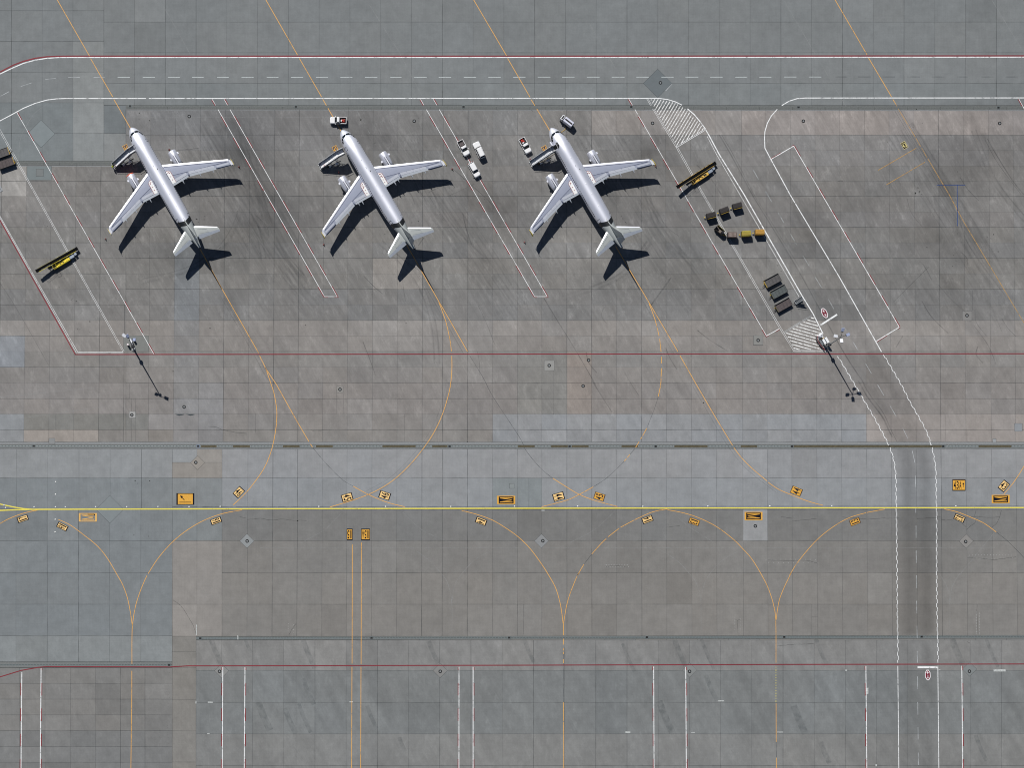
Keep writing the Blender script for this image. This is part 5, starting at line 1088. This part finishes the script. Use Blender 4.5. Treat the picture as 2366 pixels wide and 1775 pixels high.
def rest_on(e, host, x, y, z, ang=0):
    a = host.rotation_euler.z; c, s_ = math.cos(a), math.sin(a); e.location = (host.location.x+x*c-y*s_, host.location.y+x*s_+y*c, z); e.rotation_euler.z = a+R(ang)
def load_red(host, lab, flip=1):
    e = empty('pump_unit', (0, 0, 0)); b = MB(); b.box((.0, .1*flip, .12), (.42, .30, .12)); b.tube((-.35, -.1, .3), (.35, .2, .3), .17, 10); b.box((-.1, .25*flip, .36), (.15, .1, .14)); b.build('body', M_redc, e)
    b = MB(); b.loft([ring_rr(.15, .26, .1, 0), ring_rr(.15, .26, .1, .3), ring_rr(.1, .2, .08, .36)]); q = b.build('tank', M_stw, e); q.location = (.45, .12*flip, 0)
    rest_on(e, host, -1.2, .0, .75); tag(e, lab, 'pump', None)
load_red(pkA, 'red pump and white tank in the pickup by the middle nose'); load_red(pkE, 'red pump and white tank in the pickup left of the right plane', -1)
e = empty('cargo_crate', (0, 0, 0)); b = MB(); b.box((0, 0, .14), (.42, .5, .14)); b.build('crate', M_cargo, e); b = MB(); b.box((0, 0, .30), (.40, .48, .02)); b.bar((-.42, 0, .325), (.42, 0, .325), .05, .01); b.build('lid', mat('cargo_lid', (96, 88, 88), .85, var=.3, scale=5), e); rest_on(e, pkB, -.95, 0, .745); tag(e, 'dark flat crate in the bed of the pickup on the line', 'crate')

# ground power truck at the right nose
M_gpu = mat('gpu_silver', (214, 216, 230), .45, .2, var=.03)
e = empty('service_truck', (0, 0, 0)); put(e, 1309.5, 279.3, 1.3, 142, 'silver service truck with black roof stripe beside the right nose', 'service truck')
b = MB(); b.loft([ring_rr(1.25, .66, .08, .55, 3, -.5), ring_rr(1.25, .68, .1, 1.75, 3, -.5), ring_rr(1.2, .58, .1, 1.92, 3, -.5)]); b.build('body', M_gpu, e)
b = MB(); b.box((-.5, 0, 1.935), (1.05, .17, .03)); b.build('roof_vent', M_blk, e)
b = MB(); b.box((-1.82, 0, 1.2), (.06, .5, .35)); b.box((-.55, -.70, 1.0), (.8, .02, .3)); b.build('side_grille', M_steel, e)
b = MB(); b.loft([ring_rr(.36, .68, .12, .5, 3, 1.3), ring_rr(.36, .7, .12, 1.1, 3, 1.3), ring_rr(.28, .62, .1, 1.72, 3, 1.25)]); cb = b.build('cab', M_stw, e)
b = MB(); b.box((1.25, 0, 1.74), (.16, .48, .03)); b.box((1.0, 0, 1.35), (.04, .62, .3)); b.build('cab_window', M_blk, cb)
b = MB(); b.box((0, 0, .45), (1.8, .55, .12)); b.build('chassis', M_dk, e)
b = MB(); b.box((1.25, .78, 1.25), (.05, .1, .12)); b.box((1.25, -.78, 1.25), (.05, .1, .12)); b.build('mirror', M_blk, e)
for x in (1.15, -1.2):
    for y in (.55, -.55):
        b = MB(); wheel(b, x, y, .3, .2); b.build('wheel', M_tyre, e)
e = empty('power_cable', (0, 0, 0)); b = MB(); pts = [(1307, 294), (1306, 298), (1303, 301), (1299, 303.5), (1296, 306)]
pp_ = [P(*p, .05) for p in smoothp(pts, 4)]+[PL[2].location+Vector((0, 0, 0))]
pp_ = pp_[:-1]
for a, c in zip(pp_, pp_[1:]): b.tube(a, c, .055, 6)
b.build('cable', mat('yellow_cable', (206, 168, 70), .6), e); tag(e, 'yellow power cable running from the service truck to the right nose', 'cable')

# ------------------------------------------------------------------ belt loaders
M_belt = mat('black_belt', (7, 8, 10), .9, var=.25, spec=.15); 
def make_loader(col, bright):
    root = empty('belt_loader', (0, 0, 0)); My = mat('loader_yellow_%s' % bright, col, .45, 0, var=.14, scale=2)
    HL = 5.65; z0, z1 = 2.25, .85     # left (raised) end, right end
    zz = lambda x: z0+(z1-z0)*(x+HL)/(2*HL)
    b = MB(); b.bar((-HL, 0, z0), (HL, 0, z1), .80, .16); b.box((-HL, 0, z0), (.16, .42, .1)); b.box((HL, 0, z1), (.14, .42, .1)); b.build('conveyor_belt', M_belt, root)
    for sg in (1, -1):
        b = MB(); b.bar((-HL+.5, sg*.43, zz(-HL+.5)-.02), (HL-.6, sg*.43, zz(HL-.6)-.02), .055, .20); rl = b.build('side_rail', My if bright == 'amber' or sg < 0 else mat('dull_yellow_rail', (158, 152, 96), .6, var=.35, scale=4), root)
        b = MB()
        for x in (-3.9, -1.7, .6, 2.6, 3.9): b.box((x, sg*.50, zz(x)+.02), (.22, .05, .08))
        b.build('rail_bumper', M_dk if bright == 'amber' else mat('pale_bumper', (170, 168, 130), .7), rl)
    b = MB(); yb = -1.12
    b.loft([ring_rr(2.3, .42, .1, .42, 3, .55, yb), ring_rr(2.3, .44, .1, .95, 3, .55, yb), ring_rr(2.24, .38, .1, 1.02, 3, .55, yb)]); ch = b.build('chassis', My, root)
    b = MB(); b.box((-1.35, yb, 1.04), (.34, .28, .03)); b.box((1.9, yb+.02, 1.05), (.40, .22, .03)) if bright == 'amber' else b.box((1.9, yb+.02, 1.05), (.02, .02, .01))
    b.box((1.0, yb-.02, 1.05), (.16, .14, .03)); b.box((.25, yb-.04, 1.05), (.12, .12, .03)); b.build('deck_opening', M_blk, ch)
    b = MB(); b.bar((-.6, yb-.18, 1.06), (2.7, yb-.18, 1.06), .04, .05); b.bar((-.6, yb+.12, 1.06), (.9, yb+.12, 1.06), .04, .05); b.build('deck_trim', mat('trim_%s' % bright, (min(255, col[0]+16), col[1]+10, col[2]+10), .5), ch)
    b = MB()
    for x, y in ((-1.75, -.78), (-1.75, -1.5), (-.9, -1.5), (-.9, -.78)): b.tube((x, yb+1.12+y, .9), (x, yb+1.12+y, 2.15), .035)
    for q in (((-1.75, -.78), (-1.75, -1.5)), ((-1.75, -1.5), (-.9, -1.5)), ((-.9, -1.5), (-.9, -.78))): b.tube((q[0][0], yb+1.12+q[0][1], 2.15), (q[1][0], yb+1.12+q[1][1], 2.15), .03)
    b.build('cab_frame', My, root)
    b = MB(); b.box((-1.32, yb, .8), (.22, .22, .2)); b.box((-1.5, yb, 1.1), (.06, .22, .25)); b.build('seat', M_dk, root)
    b = MB(); b.loft([ring_rr(.62, .36, .1, .45, 3, 3.5, yb+.05), ring_rr(.62, .36, .1, .9, 3, 3.5, yb+.05), ring_rr(.55, .3, .1, .96, 3, 3.5, yb+.05)]); b.box((4.55, yb+.2, .75), (.3, .28, .22)); b.build('engine_cover', mat('blue_grey_cover', (146, 156, 170), .5, .2), root)
    for x in (-1.2, 2.6):
        for y in (-1.5, -.1):
            b = MB(); wheel(b, x, y, .36, .24); b.build('wheel', M_tyre, root)
    b = MB()
    for x in (-2.6, 1.0, 3.6): b.bar((x, -.3, .4), (x, -.3, zz(x)-.1), .12, .12); b.bar((x, .3, .4), (x, .3, zz(x)-.1), .12, .12)
    b.bar((-2.9, 0, .45), (4.4, 0, .45), .5, .18); b.build('lift_frame', M_dk, root)
    b = MB(); b.tube((-4.6, -.46, zz(-4.6)+.9), (-2.0, -.46, zz(-2.0)+.9), .025); b.tube((-4.6, -.46, zz(-4.6)), (-4.6, -.46, zz(-4.6)+.9), .02); b.tube((-2.0, -.46, zz(-2.0)), (-2.0, -.46, zz(-2.0)+.9), .02); b.tube((-4.6, -.46, zz(-4.6)+.5), (-2.0, -.46, zz(-2.0)+.5), .018); b.build('handrail', M_steel, root)
    return root
ldA = make_loader((232, 210, 44), 'lemon'); put(ldA, 131.5, 600.5, 1.5, 30.9, 'bright yellow belt loader on the lower left of the apron', 'belt loader', 'belt loaders')
ldB = make_loader((224, 184, 88), 'amber'); put(ldB, 1609, 404.2, 1.5, 33.2, 'amber belt loader right of the right plane', 'belt loader', 'belt loaders')

# ------------------------------------------------------------------ baggage carts
M_cr = mat('dark_cart_roof', (44, 40, 40), .8, var=.3, scale=3); M_cy = mat('cart_yellow', (204, 168, 50), .6, var=.25, scale=4); M_curt = mat('dark_curtain', (32, 32, 36), .9, var=.4); M_yo = mat('cart_ochre_roof', (170, 128, 50), .7, var=.3, scale=4); M_yl = mat('cart_olive_yellow_roof', (150, 138, 52), .7, var=.3, scale=4); M_br = mat('brown_slatted_load', (98, 84, 78), .8, var=.4, scale=9); M_hitch = mat('hitch_yellow', (232, 192, 40), .5)
def make_cart(roofm, sidem, kind='dark', L=2.15, Wd=1.28, H=1.72):
    root = empty('baggage_cart', (0, 0, 0)); hl, hw = L/2, Wd/2
    b = MB(); b.box((0, 0, .48), (hl, hw, .07)); b.build('deck', M_dk, root)
    for x in (-.7, .7):
        for y in (-hw+.12, hw-.12):
            b = MB(); wheel(b, x, y, .22, .14); b.build('wheel', M_tyre, root)
    b = MB(); b.bar((-hl, 0, .4), (-hl-.55, 0, .36), .08, .06); b.bar((-hl, .3, .42), (-hl-.5, 0, .38), .05, .05); b.bar((-hl, -.3, .42), (-hl-.5, 0, .38), .05, .05); b.bar((hl, 0, .4), (hl+.18, 0, .4), .1, .1); tb = b.build('tow_bar', M_steel, root)
    b = MB(); b.loft([ring_rr(.14, .12, .05, .36, 3, -hl-.34, .05), ring_rr(.11, .1, .04, .52, 3, -hl-.34, .05)]); b.build('hitch', M_hitch, tb)
    for x in (-hl+.04, hl-.04):
        for y in (-hw+.04, hw-.04): b = MB(); b.bar((x, y, .5), (x, y, H), .06, .06); b.build('corner_post', M_dk, root)
    if kind == 'open':
        b = MB(); b.box((0, -hw+.03, .95), (hl, .03, .42)); b.box((-hl+.03, 0, .95), (.03, hw, .42)); b.build('side_panel', sidem, root)
        b = MB(); b.box((0, hw-.05, 1.0), (hl, .03, .45)); b.box((hl-.03, .1, 1.15), (.03, hw-.1, .6)); b.build('side_panel', M_cr, root); b = MB(); b.box((0, 0, .56), (hl-.08, hw-.08, .012)); b.build('floor_mat', mat('brown_floor', (122, 112, 104), .85, var=.2), root)
        b = MB(); b.loft([[Vector((x, hw*.9*math.cos(a), 1.05+.75*math.sin(a))) for a in [k*math.pi/10 for k in range(11)]] for x in (-hl+.0, -hl+.55)], closed=False, cap=False); b.build('canopy_hoop', M_curt, root)
        return root
    b = MB(); b.loft([[Vector((x, y, z)) for y, z in ((-hw, .56), (-hw, H-.12), (-hw+.22, H), (hw-.22, H), (hw, H-.12), (hw, .56))] for x in (-hl+.02, hl-.02)], smooth=False); b.build('curtain', sidem, root)
    b = MB(); b.loft([[Vector((x, y, z)) for y, z in ((-hw-.03, H-.10), (-hw+.22, H+.03), (hw-.22, H+.03), (hw+.03, H-.10), (hw+.03, H-.13), (-hw-.03, H-.13))] for x in (-hl-.02, hl+.02)], smooth=False); rf = b.build('roof', roofm, root)
    if kind == 'dark':
        b = MB(); b.bar((-hl, -hw-.05, H-.14), (hl, -hw-.05, H-.14), .06, .08); b.build('edge_rail', M_cy, rf)
    if kind == 'slat':
        b = MB()
        for i in range(6):
            for j in (0, 1): b.box((-hl+.32+i*.30, -.28+j*.5, H+.05), (.06, .18, .025))
        b.build('roof_slats', mat('pale_slats', (162, 150, 142), .8), rf)
    if kind == 'ochre':
        b = MB(); b.bar((-hl, -.12, H+.045), (hl, -.12, H+.045), .05, .03); b.bar((-hl, -hw-.03, .75), (hl, -hw-.03, .75), .03, .08)
        for i in range(5): b.bar((-hl+.1+i*(L-.2)/4, -hw-.02, .6), (-hl+.1+i*(L-.2)/4, -hw-.02, H-.15), .03, .02)
        b.build('roof_ridge', mat('ridge_light', (200, 158, 82), .7), rf)
    return root
ct = make_cart(M_cr, M_curt); put(ct, 1643, 497.8, 1.3, 14, 'dark roofed baggage cart, left one of the upper train', 'baggage cart', 'baggage carts')
for x, y, a, lb in ((1673.2, 486.3, 20.5, 'dark roofed baggage cart, middle one of the upper train'), (1703.2, 475.8, 14.5, 'brownish dark baggage cart, right one of the upper train')):
    c = copy_tree(ct); put(c, x, y, 1.3, a, lb, 'baggage cart', 'baggage carts')
put(make_cart(M_cr, mat('olive_panel', (128, 122, 60), .7, var=.3), 'open', 2.3), 1662.2, 532, .9, -42+180, 'open baggage cart turned askew at the left end of the lower train', 'baggage cart', 'baggage carts')
put(make_cart(M_br, M_curt, 'slat'), 1691.2, 543.3, 1.3, -2, 'brown slatted baggage cart in the lower train', 'baggage cart', 'baggage carts')
put(make_cart(M_yl, mat('olive_curtain', (122, 112, 36), .8, var=.35, scale=5), 'ochre'), 1723.6, 540.5, 1.1, 4, 'olive yellow baggage cart, second from the right in the lower train', 'baggage cart', 'baggage carts')
put(make_cart(M_yo, mat('ochre_curtain', (140, 108, 38), .8, var=.35, scale=5), 'ochre'), 1754.9, 537.3, 1.1, 1, 'ochre baggage cart at the right end of the lower train', 'baggage cart', 'baggage carts')

# ------------------------------------------------------------------ cargo dollies and the small steps
def make_dolly(floor, yellow):
    root = empty('cargo_dolly', (0, 0, 0)); hl, hw = 2.0, 1.0
    b = MB(); b.box((0, 0, .82), (hl-.04, hw-.04, .03)); b.build('deck', floor, root)
    b = MB()
    for sg in (1, -1): b.box((0, sg*(hw-.03), .8), (hl, .03, .12 if sg < 0 else .30))
    b.box((hl-.03, 0, .8), (.03, hw-.06, .12)); b.build('frame_rail', mat('dolly_dark_rail', (44, 44, 44), .8, var=.3), root)
    b = MB(); b.box((-hl+.02, 0, .92), (.04, hw-.1, .16)); b.build('end_gate', M_cy if yellow else mat('dull_olive', (92, 88, 56), .8), root)
    b = MB(); b.bar((-hl, -hw-.1, .42), (hl, -hw-.1, .42), .05, .05); b.box((0, 0, .55), (hl-.3, .3, .12)); b.bar((-hl, 0, .5), (-hl-.8, -.2, .35), .08, .08); b.build('chassis', M_dk, root)
    b = MB(); b.bar((-hl-.1, .5, .5), (-hl-.35, .5, .8), .05, .05); b.box((-hl-.15, .3, .6), (.08, .06, .1)); b.build('brake_lever', M_cy, root)
    for x in (-1.3, 1.3):
        for y in (-.8, .8):
            b = MB(); wheel(b, x, y, .27, .18); b.build('wheel', M_tyre, root)
    b = MB()
    for i in range(5): b.tube((-1.6+i*.8, -hw+.1, .865), (-1.6+i*.8, hw-.1, .865), .03, 6)
    b.build('rollers', mat('roller_dark', (74, 74, 76), .6, .2), root)
    return root
F1 = mat('dolly_floor_grey', (88, 86, 86), .85, var=.22, scale=1.5); F2 = mat('dolly_floor_green', (84, 90, 90), .85, var=.2, scale=1.5); F3 = mat('dolly_floor_brown', (86, 78, 78), .85, var=.25, scale=1.5)
for fl, yl, x, y, a, lb in ((F1, True, 1785, 648.8, 28.3, 'dark cargo dolly with a yellow end plate, top one of three'), (F2, False, 1799.8, 674.4, 28.6, 'dark greenish cargo dolly, middle one of three'), (F3, False, 1810.3, 705, 29.3, 'dark brownish cargo dolly, bottom one of three beside the small steps'),
                            (F1, True, 2.2, 354.8, 199.5, 'upper cargo dolly cut off by the left edge'), (F3, True, 13.2, 377, 199.5, 'lower cargo dolly cut off by the left edge')):
    d = make_dolly(fl, yl); put(d, x, y, .85, a, lb, 'cargo dolly', 'cargo dollies')
e = empty('service_steps', (0, 0, 0)); put(e, 1846.5, 693.6, 1.2, 31, 'small grey wheeled service steps beside the cargo dollies', 'service steps')
b = MB()
for i in range(6): b.box((-.75+i*.28, 0, .5+i*.28), (.15, .40, .03))
b.build('steps', M_steel, e); b = MB()
for sg in (1, -1): b.bar((-.95, sg*.47, .55), (.95, sg*.47, 2.2), .07, .26); b.bar((-.95, sg*.47, 1.2), (.95, sg*.47, 2.8), .04, .04)
b.bar((-1.0, -.47, .7), (-1.0, .47, .7), .06, .2); b.build('side_frame', mat('steps_pale_frame', (196, 200, 202), .5), e)
b = MB(); b.box((0, 0, .4), (1.0, .42, .06)); b.bar((-1.0, .1, .4), (-1.45, -.2, .3), .07, .07); b.box((.75, 0, 1.1), (.05, .44, .8)); b.build('chassis', M_dk, e)
for x in (-.6, .7):
    for y in (-.4, .4):
        b = MB(); wheel(b, x, y, .22, .12); b.build('wheel', M_tyre, e)

# ------------------------------------------------------------------ light masts and what stands at their feet
M_mast = mat('galvanised_mast', (150, 154, 156), .5, .3); M_dmast = mat('dark_mast', (52, 54, 58), .6, .2); M_head = mat('floodlight_white', (238, 240, 244), .35); M_hglass = mat('floodlight_glass', (168, 178, 206), .12, .1, spec=.8)
def make_mast(base, heads, lean=(0, 0), H=14.0, label=''):
    e = empty('light_mast', P(*base, 0)); tag(e, label, 'light mast', 'apron floodlight masts')
    b = MB(); b.tube((0, 0, 0), (0, 0, H*.45), .20, 12, .15); b.tube((0, 0, H*.45), (0, 0, H), .15, 12, .10); b.box((0, 0, .15), (.4, .4, .15)); b.build('pole', M_mast, e)
    b = MB(); b.box((0, 0, 3.9), (.32, .32, .35)); b.build('control_box', M_dmast, e)
    b = MB()
    for dx, dy, fx in heads: b.bar((0, 0, H-.1), (dx, dy, H), .09, .09)
    b.build('cross_arm', M_dmast, e)
    for dx, dy, fx in heads:
        a = math.atan2(dy, dx); M = Matrix.Translation((dx, dy, H+.1)) @ Matrix.Rotation(a, 4, 'Z') @ Matrix.Rotation(R(-18 if fx else -30), 4, 'Y')
        b = MB(); b.box((.18, 0, 0), (.40, .34, .13), M); h_ = b.build('floodlight', M_head if fx else M_hglass, e)
        b = MB(); b.box((-.30, 0, .0), (.10, .26, .12), M); b.build('gear_box', M_dmast if not fx else M_head, h_)
    return e
mkw = lambda px, py: ((px-680)*S, 0)
mast1 = make_mast((309, 807.5), [(-1.05, .75, True), (1.15, -.15, False), (-.25, .55, False)], label='left floodlight mast with white heads beside two barrels')
mast2 = make_mast((1907.2, 802.4), [(-1.25, .15, True), (.0, -.85, True), (.25, 1.5, False), (1.4, .45, False)], label='right floodlight mast with four heads beside white cabinets')
def barrel(px, py, top, label, grp, h=1.15, r=.26):
    e = empty('barrel', P(px, py, 0)); tag(e, label, 'barrel', grp); b = MB()
    ci = lambda q, z: [Vector((math.cos(k*math.pi/9)*q, math.sin(k*math.pi/9)*q, z)) for k in range(18)]
    b.loft([ci(r, 0), ci(r, .1), ci(r*1.04, h*.35), ci(r, h*.4), ci(r*1.04, h*.68), ci(r, h*.72), ci(r, h)]); b.build('drum', M_dk, e)
    b = MB(); b.loft([ci(r*.98, h), ci(r*.9, h+.03), ci(.08, h+.03)], cap=False); b.build('lid', top, e); b = MB(); b.loft([ci(.09, h+.02), ci(.085, h+.04)]); b.build('cap', M_blk, e)
barrel(296.3, 798.5, mat('pinkish_white_lid', (232, 222, 224), .6), 'barrel with pale lid left of the left mast', 'barrels at the left mast')
barrel(309.6, 786.5, M_dk, 'dark barrel right of the left mast', 'barrels at the left mast')
e = empty('equipment_cabinet', P(305, 796.5, 0)); tag(e, 'small dark cabinet at the foot of the left mast', 'cabinet'); b = MB(); b.box((0, 0, .5), (.22, .3, .5), None, R(-60)); b.build('body', M_dk, e); b = MB(); b.box((0, 0, 1.02), (.25, .33, .03), None, R(-60)); b.build('lid', M_steel, e)
e = empty('equipment_cabinet', P(303.7, 789.5, 0)); tag(e, 'long white box leaning along the left mast', 'cabinet'); b = MB(); b.box((0, 0, .6), (.52, .13, .6), None, R(-72)); b.build('body', M_stw, e); b = MB(); b.box((0, 0, 1.22), (.54, .15, .02), None, R(-72)); b.build('lid', M_head, e)
aC = R(-60)
for px, py, hx, hy, hz, lb in ((1903.6, 789.8, .62, .22, .95, 'middle white cabinet of three at the right mast'), (1909.8, 786.5, .68, .24, .95, 'tall white cabinet nearest the service road'), (1916.4, 794.4, .22, .2, .8, 'small white cabinet beside the foot of the right mast'), (1898.6, 791.4, .62, .2, .6, 'grey cabinet left of the white cabinets')):
    e = empty('equipment_cabinet', G(px, py, 1.5)); e.location.z = 0; e.rotation_euler.z = aC; tag(e, lb, 'cabinet', 'cabinets at the right mast'); mm = M_stw if 'white' in lb[:20] else M_steel
    b = MB(); b.box((0, 0, hz), (hx, hy, hz)); b.build('body', mm, e); b = MB(); b.box((0, 0, hz*2+.02), (hx+.04, hy+.04, .03)); b.build('lid', mm, e); b = MB(); b.box((hx+.015, 0, hz), (.012, hy-.05, hz-.15)); b.build('door', M_steel, e)
e = empty('water_tank', G(1896.9, 774.7, 1.6)); e.location.z = 0; tag(e, 'round white tank above the cabinets at the right mast', 'tank'); b = MB(); ci = lambda q, z: [Vector((math.cos(k*math.pi/14)*q, math.sin(k*math.pi/14)*q, z)) for k in range(28)]
b.loft([ci(.46, .0), ci(.46, 1.5), ci(.42, 1.58), ci(.12, 1.66)]); b.build('shell', M_head, e); b = MB(); b.loft([ci(.14, 1.64), ci(.14, 1.72)]); b.build('hatch', M_steel, e)
e = empty('pallet_stack', P(1899.5, 783.5, 0), R(20)); tag(e, 'small stack with a beige cover between tank and cabinets', 'pallet stack'); b = MB(); b.box((0, 0, .15), (.4, .16, .15)); b.build('pallets', M_dk, e); b = MB(); b.box((0, 0, .33), (.42, .1, .03)); b.build('cover', mat('beige_cover', (206, 178, 124), .8), e)
for i, (px, py) in enumerate(((1886.6, 779.4), (1886.3, 784.5), (1887.8, 789.5), (1890.2, 794), (1893.3, 798.2), (1896.7, 802), (1899.6, 805.8), (1902.8, 809.2))):
    if i == 0:
        bp0 = empty('barrier_post', P(px, py, 0)); b = MB(); b.box((0, 0, .06), (.2, .2, .06)); b.build('foot', M_dk, bp0)
        b = MB(); b.tube((0, 0, .1), (0, 0, .9), .06, 8); b.build('post', M_stw, bp0); b = MB(); b.box((0, 0, .8), (.22, .05, .12), None, R(-55)); b.build('board', mat('barrier_red', (150, 60, 66), .6), bp0); e = bp0
    else: e = copy_tree(bp0); e.location = P(px, py, 0)
    tag(e, 'short red and white barrier post in the curved row at the right mast', 'barrier post', 'barrier posts at the right mast')

# ------------------------------------------------------------------ cones, person, small things
M_cone = mat('cone_orange', (212, 70, 44), .6); cone0 = None
for px, py, lb in ((552, 385.5, 'right wing tip of the left plane'), (244, 552.5, 'left wing tip of the left plane'), (391, 345.8, 'right engine of the left plane'), (1044.7, 390.8, 'right wing tip of the middle plane'), (748, 565.3, 'left wing tip of the middle plane'), (782.8, 398.2, 'left engine of the middle plane'), (1514.6, 384, 'right wing tip of the right plane'), (1212, 559.8, 'left wing tip of the right plane'), (1225.2, 368.2, 'foot of the stairs at the right plane')):
    if cone0 is None:
        cone0 = empty('traffic_cone', P(px, py, 0)); b = MB(); b.box((0, 0, .02), (.2, .2, .02)); b.build('base', M_dk, cone0); b = MB(); b.tube((0, 0, .04), (0, 0, .75), .16, 12, .035); cn = b.build('cone', M_cone, cone0); b = MB(); b.tube((0, 0, .35), (0, 0, .5), .107, 12, .085); b.build('collar', M_stw, cn); e = cone0
    else: e = copy_tree(cone0); e.location = P(px, py, 0)
    tag(e, 'small orange cone by the '+lb, 'traffic cone', 'cones around the aircraft')
def person(loc, ang, lab):
    e = empty('person', loc, ang); V = [(0, 0, .95), (0, 0, 1.15), (0, 0, 1.38), (.02, 0, 1.5), (.04, 0, 1.6), (.05, 0, 1.72), (.0, .10, .90), (.03, .11, .50), (0, .12, .08), (.12, .12, .04), (0, -.10, .90), (.06, -.11, .50), (-.02, -.12, .08), (.10, -.12, .04), (0, .19, 1.38), (.05, .25, 1.12), (.16, .22, .92), (0, -.19, 1.38), (.05, -.25, 1.12), (.17, -.20, .92)]
    Eg = [(0, 1), (1, 2), (2, 3), (3, 4), (4, 5), (0, 6), (6, 7), (7, 8), (8, 9), (0, 10), (10, 11), (11, 12), (12, 13), (2, 14), (14, 15), (15, 16), (2, 17), (17, 18), (18, 19)]
    rad = [.15, .14, .16, .06, .10, .08, .09, .065, .045, .04, .09, .065, .045, .04, .07, .05, .035, .07, .05, .035]
    me = bpy.data.meshes.new('body'); me.from_pydata(V, Eg, []); me.materials.append(mat('worker_dark_clothes', (40, 44, 58), .9)); o = bpy.data.objects.new('body', me); COL.objects.link(o); o.parent = e
    md_ = o.modifiers.new('skin', 'SKIN'); o.modifiers.new('sub', 'SUBSURF').levels = 1
    for i, r_ in enumerate(rad): me.skin_vertices[0].data[i].radius = (r_, r_)
    me.skin_vertices[0].data[0].use_root = True
    b = MB(); ci = lambda a_, c_, z, x=0: [Vector((x+math.cos(k*math.pi/8)*a_, math.sin(k*math.pi/8)*c_, z)) for k in range(16)]
    b.loft([ci(.19, .22, .88), ci(.18, .21, 1.15), ci(.2, .27, 1.36), ci(.15, .26, 1.46), ci(.09, .12, 1.5, .02)]); b.build('vest', mat('hi_vis_yellow', (222, 236, 60), .7), e)
    b = MB(); b.loft([ci(.11, .10, 1.66, .05), ci(.115, .105, 1.72, .05), ci(.09, .08, 1.79, .04), ci(.03, .03, 1.82, .04)]); b.build('hair', mat('dark_hair', (40, 32, 28), .9), e)
    b = MB(); b.tube((.15, 0, 1.66), (.20, 0, 1.64), .018, 6, .01); b.box((.148, 0, 1.60), (.006, .03, .006)); b.box((.148, .035, 1.69), (.006, .012, .008)); b.box((.148, -.035, 1.69), (.006, .012, .008)); b.build('face', mat('skin_tone', (206, 160, 132), .6), e)
    tag(e, lab, 'person')
person(P(261.2, 388.0, 0), R(35), 'worker in a bright yellow vest at the foot of the left stairs')
e = copy_tree(cone0); rest_on(e, S1, .45, -.35, .52); tag(e, 'red and white cone on the lowest step of the left stairs', 'traffic cone', 'cones around the aircraft')
e = empty('fire_extinguisher', (0, 0, 0)); b = MB(); b.tube((0, 0, 0), (0, 0, .45), .12, 12); b.tube((0, 0, .45), (0, 0, .52), .12, 12, .04); b.build('cylinder', mat('bright_red', (190, 20, 26), .4), e); b = MB(); b.box((0, 0, .55), (.06, .02, .03)); b.build('valve', M_blk, e); rest_on(e, S2, 1.0, -.42, .93); tag(e, 'small red cylinder on the lower steps of the middle stairs', 'extinguisher')
e = empty('flat_grating', P(.5, 436, 0), R(-62)); tag(e, 'dark metal plate lying on the ground near the left edge', 'metal plate'); b = MB(); b.box((0, 0, .03), (.75, .38, .03)); b.build('plate', M_steel, e); b = MB(); b.bar((-.7, 0, .08), (.7, 0, .08), .06, .04); b.build('rib', M_dk, e)
